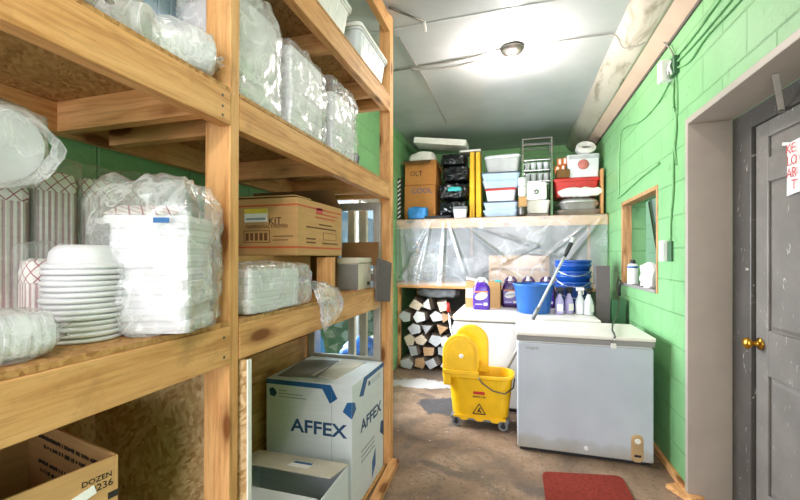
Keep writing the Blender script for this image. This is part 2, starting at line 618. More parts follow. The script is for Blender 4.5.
# ------------------------------------------------------------------ mesh helpers
class M:
    def __init__(s):
        s.v, s.f, s.mi = [], [], []

    def add(s, vs_, fs, m=0):
        o = len(s.v)
        s.v += [tuple(p) for p in vs_]
        for f in fs:
            s.f.append(tuple(i + o for i in f))
            s.mi.append(m)
        return s

    def box(s, x0, x1, y0, y1, z0, z1, m=0):
        x0, x1 = min(x0, x1), max(x0, x1)
        y0, y1 = min(y0, y1), max(y0, y1)
        z0, z1 = min(z0, z1), max(z0, z1)
        vv = [(x, y, z) for z in (z0, z1) for y in (y0, y1) for x in (x0, x1)]
        return s.add(vv, [(0, 2, 3, 1), (4, 5, 7, 6), (0, 1, 5, 4), (2, 6, 7, 3), (0, 4, 6, 2), (1, 3, 7, 5)], m)

    def obox(s, c, size, rot=(0, 0, 0), m=0):
        from mathutils import Euler
        E_ = Euler(rot).to_matrix()
        hx, hy, hz = (k / 2 for k in size)
        vv = [Vector(c) + E_ @ Vector((x, y, z)) for z in (-hz, hz) for y in (-hy, hy) for x in (-hx, hx)]
        return s.add(vv, [(0, 2, 3, 1), (4, 5, 7, 6), (0, 1, 5, 4), (2, 6, 7, 3), (0, 4, 6, 2), (1, 3, 7, 5)], m)

    def slab(s, a, b, w, t, up=(0, 0, 1), m=0):
        """a bar from a to b, width w across, thickness t along up"""
        a, b = Vector(a), Vector(b)
        d = (b - a).normalized()
        u = Vector(up)
        u = (u - d * u.dot(d)).normalized()
        r = d.cross(u)
        vv = [p + r * (w / 2) * i + u * (t / 2) * j for p in (a, b) for j in (-1, 1) for i in (-1, 1)]
        return s.add(vv, [(0, 2, 3, 1), (4, 5, 7, 6), (0, 1, 5, 4), (2, 6, 7, 3), (0, 4, 6, 2), (1, 3, 7, 5)], m)

    def loft(s, rings, cap0=True, cap1=True, m=0, mcap=None):
        n = len(rings[0])
        vv = [p for r in rings for p in r]
        fs = []
        for k in range(len(rings) - 1):
            for i in range(n):
                j = (i + 1) % n
                fs.append((k * n + i, k * n + j, (k + 1) * n + j, (k + 1) * n + i))
        o = len(s.v)
        s.add(vv, fs, m)
        mc = m if mcap is None else mcap
        if cap0:
            s.f.append(tuple(o + i for i in reversed(range(n))))
            s.mi.append(mc)
        if cap1:
            b = o + (len(rings) - 1) * n
            s.f.append(tuple(b + i for i in range(n)))
            s.mi.append(mc)
        return s

    def tube(s, pts, r, seg=8, m=0, cap=True):
        pts = [Vector(p) for p in pts]
        rs = r if isinstance(r, (list, tuple)) else [r] * len(pts)
        rings = []
        t0 = (pts[1] - pts[0]).normalized()
        u = t0.orthogonal().normalized()
        for k, p in enumerate(pts):
            a = pts[max(0, k - 1)]
            b = pts[min(len(pts) - 1, k + 1)]
            t = (b - a).normalized()
            u = (u - t * u.dot(t))
            u = u.normalized() if u.length > 1e-6 else t.orthogonal().normalized()
            w = t.cross(u)
            rings.append([p + (u * math.cos(q) + w * math.sin(q)) * rs[k] for q in [2 * PI * i / seg for i in range(seg)]])
        return s.loft(rings, cap, cap, m)

    def lathe(s, prof, c=(0, 0, 0), seg=24, m=0, axis='Z', cap0=True, cap1=True):
        rings = []
        for r, z in prof:
            ring = []
            for i in range(seg):
                q = 2 * PI * i / seg
                a, b = r * math.cos(q), r * math.sin(q)
                p = {'Z': (a, b, z), 'Y': (a, z, -b), 'X': (z, a, b)}[axis]
                ring.append((p[0] + c[0], p[1] + c[1], p[2] + c[2]))
            rings.append(ring)
        return s.loft(rings, cap0, cap1, m)

    def prism(s, poly, a0, a1, plane='XZ', m=0):
        def P(u, v, a):
            return {'XZ': (u, a, v), 'XY': (u, v, a), 'YZ': (a, u, v)}[plane]
        return s.loft([[P(u, v, a0) for u, v in poly], [P(u, v, a1) for u, v in poly]], m=m)

    def grid(s, fn, nu, nv, m=0):
        vv = [fn(i / nu, j / nv) for j in range(nv + 1) for i in range(nu + 1)]
        fs = [(j * (nu + 1) + i, j * (nu + 1) + i + 1, (j + 1) * (nu + 1) + i + 1, (j + 1) * (nu + 1) + i) for j in range(nv) for i in range(nu)]
        return s.add(vv, fs, m)

    def film(s, c, size, seed=0, amp=0.02, freq=9, n=12, sq=0.35, fn=None, m=0):
        """closed crumpled bag: a rounded box with creased noise"""
        key, vv, fs = {}, [], []
        c = Vector(c)
        off = Vector((seed * 3.7, seed * 1.3, seed * 2.1))

        def vid(p):
            k = tuple(round(q, 5) for q in p)
            if k not in key:
                key[k] = len(vv)
                q = Vector(p)
                sph = q.normalized() * 1.12
                b = q.lerp(sph, sq)
                w = Vector((b.x * size[0] / 2, b.y * size[1] / 2, b.z * size[2] / 2))
                pp = (c + w) * freq + off
                d = 1 - 2.2 * abs(noise.noise(pp)) + 0.6 * noise.noise(pp * 2.3) - 0.5 * abs(noise.noise(pp * 3.9))
                w = w + b.normalized() * (d * amp)
                if fn:
                    w = fn(b, w)
                vv.append(c + w)
            return key[k]
        for ax in range(3):
            for sg in (-1, 1):
                for i in range(n):
                    for j in range(n):
                        quad = []
                        for di, dj in ((0, 0), (1, 0), (1, 1), (0, 1)):
                            a, b = -1 + 2 * (i + di) / n, -1 + 2 * (j + dj) / n
                            p = [0, 0, 0]
                            p[ax] = sg
                            p[(ax + 1) % 3] = a
                            p[(ax + 2) % 3] = b
                            quad.append(vid(p))
                        if sg < 0:
                            quad.reverse()
                        fs.append(tuple(quad))
        return s.add(vv, fs, m)

    def build(s, name, mat, parent=None, bevel=0, smooth=False, sub=0, base=None, world=True, solid=0):
        me = bpy.data.meshes.new(name)
        o = bpy.data.objects.new(name, me)
        off = Vector((0, 0, 0))
        if parent is not None:
            if world:
                q = parent
                while q is not None:
                    off += q.location
                    q = q.parent
            o.parent = parent
        elif base is not None:
            off = Vector(base)
            o.location = base
        me.from_pydata([tuple(Vector(p) - off) for p in s.v], [], s.f)
        mats = mat if isinstance(mat, (list, tuple)) else [mat]
        for k in mats:
            me.materials.append(MT[k] if isinstance(k, str) else k)
        if len(mats) > 1:
            me.polygons.foreach_set('material_index', s.mi)
        if smooth:
            me.polygons.foreach_set('use_smooth', [True] * len(me.polygons))
        me.update()
        COL.objects.link(o)
        if solid:
            md = o.modifiers.new('solid', 'SOLIDIFY')
            md.thickness = solid
        if bevel:
            md = o.modifiers.new('bevel', 'BEVEL')
            md.width = bevel
            md.segments = 2
            md.limit_method = 'ANGLE'
            md.angle_limit = R(40)
        if sub:
            md = o.modifiers.new('sub', 'SUBSURF')
            md.levels = md.render_levels = sub
        if smooth == 'auto':
            pass
        return o


def rrect(w, d, r, z, n=4, c=(0, 0)):
    pts = []
    for cx, cy, a0 in ((w / 2 - r, d / 2 - r, 0), (-w / 2 + r, d / 2 - r, 90), (-w / 2 + r, -d / 2 + r, 180), (w / 2 - r, -d / 2 + r, 270)):
        for k in range(n + 1):
            a = R(a0 + 90 * k / n)
            pts.append((c[0] + cx + r * math.cos(a), c[1] + cy + r * math.sin(a), z))
    return pts


def thing(name, label, cat, loc=(0, 0, 0), rotz=0, group=None, rot=None):
    o = bpy.data.objects.new(name, None)
    o.empty_display_size = 0.05
    o.location = loc
    o.rotation_euler = rot or (0, 0, rotz)
    COL.objects.link(o)
    return tag(o, label, cat, group)


def tag(o, label, cat, group=None, kind=None):
    o['label'] = label
    o['category'] = cat
    if group:
        o['group'] = group
    if kind:
        o['kind'] = kind
    return o


def struct(o, label=None):
    o['kind'] = 'structure'
    if label:
        o['label'] = label
        o['category'] = o.name.split('_')[0]
    return o


def dup(root, loc, label, rotz=None, group=None):
    def cp(o, par):
        c = o.copy()
        COL.objects.link(c)
        if par is not None:
            c.parent = par
        for ch in list(o.children):
            cp(ch, c)
        return c
    r = cp(root, None)
    r.location = loc
    if rotz is not None:
        r.rotation_euler = (0, 0, rotz)
    r['label'] = label
    if group:
        r['group'] = group
    return r


def text(string, size, loc, face, mat, parent, name='lettering', sx=1.0, tilt=0, align='CENTER', world=True, bold=0.0):
    """printed lettering, a hair thick, on a face looking along -Y, +X, -X or +Z"""
    cu = bpy.data.curves.new('txt', 'FONT')
    cu.body = string
    cu.size = size
    cu.extrude = 0.0004
    cu.offset = bold
    cu.align_x = align
    cu.align_y = 'CENTER'
    cu.resolution_u = 2
    tmp = bpy.data.objects.new('txt', cu)
    COL.objects.link(tmp)
    bpy.context.view_layer.update()
    me = bpy.data.meshes.new_from_object(tmp.evaluated_get(bpy.context.evaluated_depsgraph_get()))
    bpy.data.objects.remove(tmp)
    bpy.data.curves.remove(cu)
    rot = {'-Y': (R(90), 0, 0), '+X': (R(90), 0, R(90)), '-X': (R(90), 0, R(-90)), '+Z': (0, 0, 0), '+Y': (R(90), 0, R(180))}[face]
    from mathutils import Euler
    mat4 = Euler(rot).to_matrix() @ Matrix.Rotation(tilt, 3, 'Z')
    off = Vector((0, 0, 0))
    if world:
        q = parent
        while q is not None:
            off += q.location
            q = q.parent
    for v in me.vertices:
        v.co = mat4 @ Vector((v.co.x * sx, v.co.y, v.co.z)) + Vector(loc) - off
    me.materials.append(MT[mat])
    o = bpy.data.objects.new(name, me)
    o.parent = parent
    COL.objects.link(o)
    return o


def poly_print(pts, face, at, mat, parent, name='printed_mark', t=0.0007):
    """a printed flat shape; pts are (u, v) on the face"""
    m = M()
    if face == '-Y':
        m.prism(pts, at, at - t, 'XZ')
    elif face == '+X':
        m.prism(pts, at, at + t, 'YZ')
    else:
        m.prism(pts, at, at - t, 'YZ')
    return m.build(name, mat, parent)


def rect(u0, u1, v0, v1):
    return [(u0, v0), (u1, v0), (u1, v1), (u0, v1)]


def smudge(u0, u1, v, h, face, at, mat, parent, seed=0):
    """a line of print too worn to read: a row of little blocks"""
    rnd_ = random.Random(seed)
    m = M()
    u = u0
    while u < u1:
        w = h * rnd_.uniform(.35, .8)
        pts = rect(u, min(u + w, u1), v - h / 2 * rnd_.uniform(.6, 1), v + h / 2 * rnd_.uniform(.6, 1))
        if face == '-Y':
            m.prism(pts, at, at - .0007, 'XZ')
        else:
            m.prism(pts, at, at + .0007, 'YZ')
        u += w + h * rnd_.choice((.18, .18, .25, .7))
    return m.build('printed_line', mat, parent)


# ------------------------------------------------------------------ the room shell
XL, XR, YF, ZC = -1.42, 0.965, 6.0, 2.98
struct(M().box(-1.62, 1.9, -2.5, 6.2, -0.1, 0).build('floor', 'floor'), 'stained brown concrete floor of the storeroom')
struct(M().box(-1.62, 1.2, -2.5, 6.2, ZC, ZC + 0.08).build('ceiling', 'ceil'), 'glossy grey sheet ceiling of the storeroom')
m = M()
m.box(XL - .1, XL, -2.5, 2.58, 0, ZC).box(XL - .1, XL, 4.30, YF, 0, ZC).box(XL - .1, XL, 2.58, 4.30, 0, 0.45).box(XL - .1, XL, 2.58, 4.30, 2.0, ZC)
struct(m.build('wall_left', 'green'), 'green painted block wall behind the wooden shelving')
struct(M().box(XL, XR, YF, YF + .1, 0, ZC).build('wall_far', 'green_far'), 'green painted end wall above the far shelf')
# right wall: door opening y 1.5..2.65, hatch opening y 3.14..4.10
m = M()
m.box(XR, XR + .2, -2.5, 1.42, 0, ZC).box(XR, XR + .2, 1.42, 2.65, 2.18, ZC).box(XR, XR + .2, 2.65, 3.14, 0, ZC)
m.box(XR, XR + .2, 3.14, 4.11, 0, 1.12).box(XR, XR + .2, 3.14, 4.11, 1.89, ZC).box(XR, XR + .2, 4.11, YF, 0, ZC)
struct(m.build('wall_right', 'green'), 'green painted block wall with grey door and hatch')
# seen through the hatch: the next room's far wall
struct(M().box(1.86, 1.9, 2.6, 9.0, 0, 2.9).build('wall_beyond', 'green'), 'green wall of the room beyond the hatch')
# cove sheet sagging from ceiling to right wall, and the board along its foot
prof = [(0.690, 2.979), (0.705, 2.935), (0.74, 2.895), (0.79, 2.862), (0.84, 2.84), (0.862, 2.83)]
m = M()
ny = 40
top = []
for j in range(ny + 1):
    y = -1.5 + (YF + 1.5) * j / ny
    row = []
    for k, (x, z) in enumerate(prof):
        dz = 0.012 * noise.noise(Vector((x * 6, y * 1.6, 3))) * (k > 0) * (k < 5)
        row.append((x, y, z + dz))
    top.append(row + [(x + .01, y, z + .012) for x, y, z in reversed(row)])
m.loft(top)
struct(m.build('trim_1', 'cove', smooth=True), 'stained off-white cove sheet between ceiling and right wall')
m = M()
m.loft([[(0.845, y, 2.842), (0.955, y, 2.772), (0.964, y, 2.79), (0.852, y, 2.862)] for y in (-1.5, YF)])
struct(m.build('trim_2', 'trimboard'), 'pale pinkish board at the foot of the cove sheet')
struct(M().box(.952, .9645, -1.5, YF, 2.755, 2.775).build('trim_3', 'dirt'), 'dark gap strip under the pinkish board')
# ceiling seam battens
struct(M().box(-1.42, .69, 2.60, 2.62, ZC - .004, ZC - .0005).build('trim_4', 'lightgrey'), 'thin seam strip across the ceiling sheets')
# skirting strip at the foot of the right wall
m = M()
m.box(.94, .9645, 2.67, 5.9, 0, .05)
struct(m.build('baseboard_right', 'pineY', bevel=.004), 'bare wood strip at the foot of the green wall')
struct(M().obox((0.945, 2.64, .012), (.10, .16, .024), (0, 0, .5)).build('trim_5', 'pineY', bevel=.003), 'raw wood block at the foot of the door frame')

# door_1: taupe lining, dark frame, scuffed six-panel leaf
d1 = bpy.data.objects.new('door_1', None)
d1.location = (XR, 2.6, 0)
COL.objects.link(d1)
struct(d1, 'scuffed grey six-panel door in a taupe frame')
d1['category'] = 'door'
m = M()
m.box(XR - .016, XR + .2, 2.612, 2.648, 0, 2.178)
m.box(XR - .016, XR + .2, 1.42, 2.612, 2.142, 2.178)
m.build('door_lining', 'taupe', d1, bevel=.003)
m = M()
m.box(XR + .198, XR + .235, 2.435, 2.612, 0, 2.142).box(XR + .198, XR + .235, 1.45, 2.435, 2.045, 2.142)
m.build('door_frame', 'doorframe', d1, bevel=.004)
# the leaf
lx = XR + .215
y1, y0 = 2.425, 1.47
m = M()
m.box(lx + .012, lx + .045, y0, y1, .012, 2.044)
ys = [(y1, 2.325), (2.005, 1.885), (1.565, y0)]
for a, b in ys:
    m.box(lx, lx + .013, b, a, .012, 2.044)
for z0, z1 in ((.012, .22), (.80, 1.02), (1.745, 1.865), (1.965, 2.044)):
    for a, b in ((2.325, 2.005), (1.885, 1.565)):
        m.box(lx, lx + .013, b, a, z0, z1)
leaf = m.build('door_leaf', 'darkframe', d1, bevel=.004)
for a, b in ((2.325, 2.005), (1.885, 1.565)):
    for z0, z1 in ((.22, .80), (1.02, 1.745), (1.865, 1.965)):
        mm = M()
        g = .028
        mm.loft([[(lx + .013, b + .006, z0 + .006), (lx + .013, a - .006, z0 + .006), (lx + .013, a - .006, z1 - .006), (lx + .013, b + .006, z1 - .006)],
                 [(lx + .004, b + g, z0 + g), (lx + .004, a - g, z0 + g), (lx + .004, a - g, z1 - g), (lx + .004, b + g, z1 - g)]])
        mm.build('raised_panel', 'darkframe', leaf)
m = M()
m.lathe([(.0, 0), (.030, 0), (.030, -.006), (.012, -.010), (.010, -.032), (.016, -.038), (.027, -.048), (.029, -.058), (.022, -.068), (.0, -.071)], (lx, 2.385, .945), 18, axis='X', cap0=False, cap1=False)
m.build('door_knob', 'brass', d1, smooth=True)
m = M()
m.tube([(lx - .012, 2.385, .945), (lx - .03, 2.43, .945), (lx - .03, 2.47, .943)], [.008, .009, .012], 10)
m.build('latch_lever', 'brass', d1, smooth=True)
# closer arm up at the head
t = thing('door_closer_arm', 'grey metal closer arm hanging at the top of the door', 'closer arm', (1.10, 2.10, 2.0))
M().slab((1.155, 2.175, 2.035), (1.03, 1.98, 2.135), .022, .006).build('arm', 'aluminium', t, bevel=.001)
M().lathe([(.012, -.006), (.012, .01)], (1.15, 2.168, 2.04), 12).build('pivot', 'darksteel', t)
# paper sign
t = thing('paper_sign', 'white paper sign with red handwriting taped to the door', 'sign', (lx - .001, 2.10, 1.78))
m = M()
m.grid(lambda u, v: (lx - .002 - .008 * abs(math.sin(u * 3)) * (1 - v) , 2.185 - .26 * u - .006 * v, 1.655 + .235 * v + .018 * u), 8, 8)
m.build('sheet', 'paper', t, solid=.0006)
for k, (s_, yy) in enumerate((('KE', 2.172), ('LO', 2.165), ('AR', 2.168), ('T', 2.135))):
    text(s_, .062, (lx - .0125, yy, 1.858 - .054 * k), '-X', 'redink', t, align='LEFT', sx=.85)
t2 = M().obox((lx - .004, 2.188, 1.892), (.001, .05, .014), (.25, 0, 0)).build('tape', 'white', t)

# window_1 in the left wall behind the shelving
w1 = bpy.data.objects.new('window_1', None)
w1.location = (XL, 3.44, .45)
COL.objects.link(w1)
struct(w1, 'window in the left wall behind the wooden shelving')
w1['category'] = 'window'
m = M()
for a, b, c_, d_ in ((2.58, 2.66, .45, 2.0), (4.22, 4.30, .45, 2.0), (2.66, 4.22, .45, .53), (2.66, 4.22, 1.92, 2.0), (3.41, 3.47, .53, 1.92), (2.66, 3.41, 1.20, 1.25), (3.47, 4.22, 1.20, 1.25)):
    m.box(XL - .06, XL + .01, a, b, c_, d_)
m.build('window_frame', 'aluminium', w1, bevel=.004)
M().box(XL - .035, XL - .03, 2.66, 4.22, .53, 1.92).build('window_glass', 'glass', w1)
struct(M().box(-9, -1.63, -2, 12, -.12, -.08).build('ground_outside', 'lawn'), 'green lawn outside the window')
f = thing('yard_fence', 'grey board fence in the yard beyond the window', 'fence', (-4.4, 5, -.08))
M().box(-4.45, -4.4, 1.5, 12.5, -.08, 2.6).build('fence_boards', 'fence_paint', f, bevel=.005)

# window_2: the wood-lined hatch in the right wall
w2 = bpy.data.objects.new('window_2', None)
w2.location = (XR, 3.6, 1.12)
COL.objects.link(w2)
struct(w2, 'open wood-lined hatch in the green right wall')
w2['category'] = 'window'
m = M()
m.box(XR - .006, XR + .075, 3.14, 3.17, 1.12, 1.89).box(XR - .006, XR + .075, 4.08, 4.11, 1.12, 1.89)
m.box(XR - .006, XR + .075, 3.17, 4.08, 1.86, 1.89)
m.build('hatch_lining', 'hatch_wood', w2, bevel=.003)
M().box(XR - .012, XR + .2, 3.17, 4.08, 1.12, 1.145).build('window_sill', 'greycard', w2, bevel=.003)
# boards leaning in the next room
for k, (xa, lab) in enumerate(((1.36, 'pale grey board leaning beyond the hatch'), (1.46, 'brown plank leaning behind the pale board beyond the hatch'))):
    m = M()
    m.slab((xa, 4.65 + .35 * k, 2.02), (xa, 3.75 + .30 * k, .02), .02, .11 if k else .07, up=(0, 1, .4))
    tag(m.build('leaning_board', 'lightgrey' if k == 0 else 'card_dark', base=(xa, 3.75, 0)), lab, 'board')

# left wall plank panelling behind the right bay of the shelving
m = M()
for k in range(7):
    m.box(XL + .001, XL + .018, 1.02, 2.45, .01 + k * .165, .170 + k * .165)
struct(m.build('trim_6', 'planks', bevel=.003), 'tan wood plank lining behind the lower shelf')

# ------------------------------------------------------------------ the wooden shelving unit
sh = thing('storage_shelving', 'tall pine storage shelving with strand board decks along the left wall', 'shelving', (-1.1, 1.0, 0))
SX = -0.785


def post(x0, x1, y0, y1, z1, tilt=0):
    m = M()
    m.loft([[(x0, y0 - tilt, 0), (x1, y0 - tilt, 0), (x1, y1 - tilt, 0), (x0, y1 - tilt, 0)],
            [(x0, y0 + tilt, z1), (x1, y0 + tilt, z1), (x1, y1 + tilt, z1), (x0, y1 + tilt, z1)]])
    return m.build('post', 'pineZ', sh, bevel=.003)


post(SX - .089, SX, .936, .974, ZC - .002, .010)
post(SX - .075, SX, 2.435, 2.50, ZC - .002)
post(SX - .089, SX, -.62, -.58, ZC - .002)
for yy in (-.62, 2.46):
    post(XL + .001, XL + .04, yy, yy + .04, ZC - .002)
M().box(XL + .001, XL + .012, -.57, 1.018, .001, 1.088).build('back_panel', 'osb', sh)


def rail(y0, y1, z0, z1, x1=SX, t=.04, name='rail', mat='pineY'):
    return M().box(x1 - t, x1, y0, y1, z0, z1).build(name, mat, sh, bevel=.0025)


# front rails; deck edges lie on them
for y0, y1, z0, z1 in ((-.58, .932, 1.075, 1.182), (.978, 2.235, 1.075, 1.182), (-.58, .932, 1.756, 1.853), (.978, 2.434, 1.756, 1.853), (.978, 2.434, 2.33, 2.432), (-.58, .932, 2.33, 2.432)):
    rail(y0, y1, z0, z1, SX + .006 if y0 < 0 else SX)
rail(.978, 2.434, 2.86, 2.965)
for z0, z1 in ((1.09, 1.182), (1.76, 1.853), (2.34, 2.432)):
    rail(-.58, 2.23 if z0 < 1.2 else 2.46, z0, z1, XL + .081, .04)
for y in (-.2, .862, 1.02, 1.66, 2.19, 2.40):
    for z0, z1 in ((1.09, 1.182), (1.762, 1.853), (2.338, 2.432)):
        if y > 2.3 and z0 < 1.2:
            continue
        M().box(XL + .082, SX - .041, y - .019, y + .019, z0, z1).build('cross_joist', 'pineX', sh, bevel=.0025)
for z in (1.183, 1.854, 2.433):
    ye = 2.235 if z < 1.3 else 2.434
    M().box(XL + .041, SX - .09, -.58, ye, z, z + .012).build('shelf_deck', 'osb', sh)
    M().box(SX - .0895, SX, -.58, .931, z, z + .012).build('deck_edge', 'osb', sh)
    M().box(SX - .0895, SX, .979, ye, z, z + .012).build('deck_edge', 'osb', sh)
# bottom ledge in the right bay and the long sill on the floor
M().box(XL + .041, SX - .02, 1.02, 2.43, .004, .02).build('bottom_board', 'osb', sh)
# screw heads on the rail ends
for y, z in ((.90, 1.83), (.90, 1.80), (.90, 1.775), (.905, 1.155), (.905, 1.10)):
    M().lathe([(.004, 0), (.004, .0012), (.0, .0014)], (SX + .006, y, z), 8, axis='X', cap1=False).build('screw', 'darksteel', sh)
# strand board divider between the bays
t = thing('divider_board', 'strand board divider panel standing behind the front post', 'board', (-1.05, 1.0, 0))
m = M()
m.box(XL + .042, -.765, .985, .998, .021, 1.072)
m.build('panel', 'osb_pale', t)
M().box(-.7649, -.760, .983, .999, .021, 1.074).build('painted_edge', 'white', t)
# loose plank at the foot of the shelving
tag(M().obox((-.742, 1.98, .022), (.055, 1.0, .04), (0, 0, .05)).build('floor_plank', 'pineY', base=(-.742, 1.98, 0), bevel=.003), 'loose pine plank on the floor beside the printed white box', 'plank')


# ------------------------------------------------------------------ left bay, top shelf: bagged foam cups and bowls
def sleeve(name, label, cat, loc, rz, L, r, seed, group=None, rib=.012, r2=None, mat='foam', film='film', tail=True, ry=0):
    """a lying sleeve of nested round foam ware in a plastic film; local x is the length"""
    t = thing(name, label, cat, loc, rz, group)
    r2 = r2 or r
    m = M()
    n = int(L / rib)
    prof = [(r * .8, -L / 2 - .001)]
    for k in range(n):
        x = -L / 2 + L * k / n
        rr = r + (r2 - r) * k / n
        prof += [(rr, x), (rr, x + rib * .45), (rr * .965, x + rib * .55), (rr * .965, x + rib * .98)]
    prof += [(r2 * .8, L / 2)]
    m.lathe(prof, (0, 0, r), 28, axis='X')
    m.build('nested_ware', mat, t, smooth=False, world=False)
    m = M()
    m.film((0, 0, r), (L * 1.06, r * 2.16, r * 2.14), seed, .008, 16, 12, .62)
    if tail:
        pts = []
        for i in range(20):
            q = 2 * PI * i / 20
            pts.append((q, 1 + .35 * math.sin(5 * q + seed) + .2 * math.sin(9 * q)))
        rings = []
        for s_, x in ((.25, L * .52), (.12, L * .56), (.30, L * .62), (.5, L * .68)):
            rings.append([(x + .006 * math.sin(7 * q), r * s_ * w * math.cos(q), r + r * s_ * w * math.sin(q) * .6) for q, w in pts])
        m.loft(rings, False, False)
    # keep the film resting on the shelf
    m.v = [(x, y, max(z, -.0) + .001) for x, y, z in m.v]
    m.build('plastic_sleeve', film, t, smooth=True, world=False)
    return t


sleeve('bowl_sleeve', 'plastic sleeve of white foam bowls leaning on the upper left shelf post', 'sleeve of bowls', (-.850, .822, 1.867), R(62), .15, .056, 1, 'bagged foam ware on the upper left shelf', r2=.052, film='film_milk')
sleeve('cup_sleeve', 'sleeve of white foam cups with open round end on upper left shelf', 'sleeve of cups', (-.930, .690, 1.867), R(25), .20, .058, 2, 'bagged foam ware on the upper left shelf', tail=False, r2=.058)
sleeve('bowl_sleeve', 'creased plastic sleeve of foam bowls left of the round-ended cup sleeve', 'sleeve of bowls', (-.86, .500, 1.867), R(62), .18, .062, 3, 'bagged foam ware on the upper left shelf', film='film_milk', r2=.06)
# a pack of foam sheets standing at the back
t = thing('foam_sheet_pack', 'upright pack of pale blue-white foam sheets at back of upper shelf', 'pack of sheets', (-1.22, 1.03, 1.867))
m = M()
for k in range(10):
    m.box(-1.30, -1.10, .80 + k * .046, .80 + k * .046 + .0445, 1.869, 2.29)
m.build('foam_sheets', 'paleblue', t, bevel=.004)
m = M()
m.film((-1.20, 1.03, 2.083), (.215, .475, .426), 5, .002, 8, 10, .03)
m.build('plastic_wrap', 'film_clear', t, smooth=True)

# ------------------------------------------------------------------ left bay, middle shelf
ZS = 1.196


def bowl_proto(loc, label):
    t = thing('foam_bowl', label, 'bowl', loc, 0, 'upside-down foam bowl stack')
    m = M()
    R1, R0, H = .076, .050, .052
    prof = [(R1 - .004, .0), (R1 - .0008, .0012), (R1, .005), (R1 - .001, .0088), (R1 - .005, .0106), (R1 - .011, .014), (R0 + .012, H - .016), (R0 + .004, H - .006), (R0 - .004, H), (R0 - .010, H), (R0 - .012, H - .003), (.001, H - .003)]
    m.lathe(prof, (0, 0, 0), 40, cap0=False)
    inner = [(R1 - .004, .0), (R1 - .012, .008), (R0 + .006, H - .016), (R0 - .006, H - .007), (.001, H - .008)]
    m.lathe(inner, (0, 0, 0), 40, cap0=False)
    m.build('shell', 'foam', t, smooth=True, world=False)
    return t


ords = ['lowest', 'second from bottom', 'third from bottom', 'fourth from bottom', 'fifth from bottom', 'sixth from bottom', 'seventh from bottom', 'eighth from bottom',
        'ninth from bottom', 'tenth from bottom', 'eleventh from bottom', 'third from top', 'second from top', 'topmost']
NB = 14
for k in range(NB):
    lab = 'white foam bowl, %s of the upside-down stack on the shelf' % ords[k]
    z = ZS + k * .0122
    off = (.0018 * math.sin(k * 1.7) + .0006 * k, .0018 * math.cos(k * 2.3))
    loc = (-.938 + off[0], .643 + off[1], z)
    if k == 0:
        b0 = bowl_proto(loc, lab)
    else:
        dup(b0, loc, lab)


def tray_sleeve(label, loc, rz, w, d, h, seed, lean=0, film='film_clear'):
    t = thing('food_tray_sleeve', label, 'sleeve of trays', loc, rz, 'sleeves of red-checked food trays')
    m = M()
    hb = h - .055
    rings = []
    n = int(hb / .012)
    for k in range(n + 1):
        z = hb * k / n
        base = rrect(w, d, .02, z, 3)
        ring = []
        for i, p in enumerate(base):
            q = base[(i + 1) % len(base)]
            L_ = math.hypot(q[0] - p[0], q[1] - p[1])
            st = max(1, int(L_ / .006))
            for j in range(st):
                f_ = j / st
                x, y = p[0] + (q[0] - p[0]) * f_, p[1] + (q[1] - p[1]) * f_
                k_ = 1 - .022 * (.5 + .5 * math.cos((x + y * 1.03) * 2 * PI / .0145)) - .006 * (k % 2)
                ring.append((x * k_, y * k_, z))
        rings.append(ring)
    m.loft(rings)
    m.build('tray_stack', 'ribbed_paper', t, world=False)
    M().loft([rrect(w * .96, d * .96, .02, hb + .0005, 3), rrect(w, d, .02, hb + .02, 3), rrect(w * .9, d * .9, .02, h - .006, 3), rrect(w * .6, d * .6, .02, h, 3)]).build('top_tray', 'check', t, world=False)
    m = M()
    m.film((0, 0, (h + .035) / 2 + .001), (w * 1.07, d * 1.07, h + .035), seed, .006, 14, 12, .12)
    m.v = [(x, y, max(z, .0005)) for x, y, z in m.v]
    m.build('plastic_sleeve', film, t, smooth=True, world=False)
    return t


tray_sleeve('tall sleeve of red-checked trays, nearest the big bag of foam boxes', (-1.17, .930, ZS), R(-4), .105, .094, .41, 1)
tray_sleeve('tall sleeve of red-checked trays directly behind the foam bowl stack', (-1.17, .823, ZS), R(-4), .105, .094, .405, 2)
tray_sleeve('tall sleeve of red-checked trays, second from the left end of the row', (-1.17, .716, ZS), R(-4), .105, .094, .405, 3)
tray_sleeve('tall sleeve of red-checked trays under the hanging sleeve of foam plates', (-1.17, .609, ZS), R(-4), .105, .094, .37, 4)
tray_sleeve('short sleeve of red-checked trays left of the foam bowl stack', (-1.055, .635, ZS), R(-14), .075, .075, .18, 5)

# sleeve of plates lying on top of the tray sleeves, its end hanging forward
t = thing('plate_sleeve', 'sleeve of white foam plates lying across the top of tray sleeves', 'sleeve of plates', (-1.02, .49, 1.615), 0, rot=(0, R(14), R(-10)))
m = M()
rings = []
for k in range(16):
    x = -.14 + .0165 * k
    for s_, dx in ((1, 0), (1, .008), (.955, .010), (.955, .016)):
        rings.append([(x + dx, p[0] * s_, p[1] * s_) for p in [(math.cos(q) * .075, math.sin(q) * .072) for q in [2 * PI * i / 28 for i in range(28)]]])
m.loft(rings)
m.build('nested_plates', 'foam', t, world=False)
m = M()
m.film((0, 0, 0), (.285, .168, .162), 8, .006, 14, 12, .5)
rings = []
for s_, x in ((.95, .135), (1.04, .155), (.98, .185), (.9, .205)):
    rings.append([(x + .012 * math.sin(3 * q + 1), .074 * s_ * math.cos(q) * (1 + .05 * math.sin(7 * q)), .072 * s_ * math.sin(q) * (1 + .05 * math.sin(6 * q))) for q in [2 * PI * i / 28 for i in range(28)]])
m.loft(rings, False, False)
m.build('plastic_sleeve', 'film', t, smooth=True, world=False)

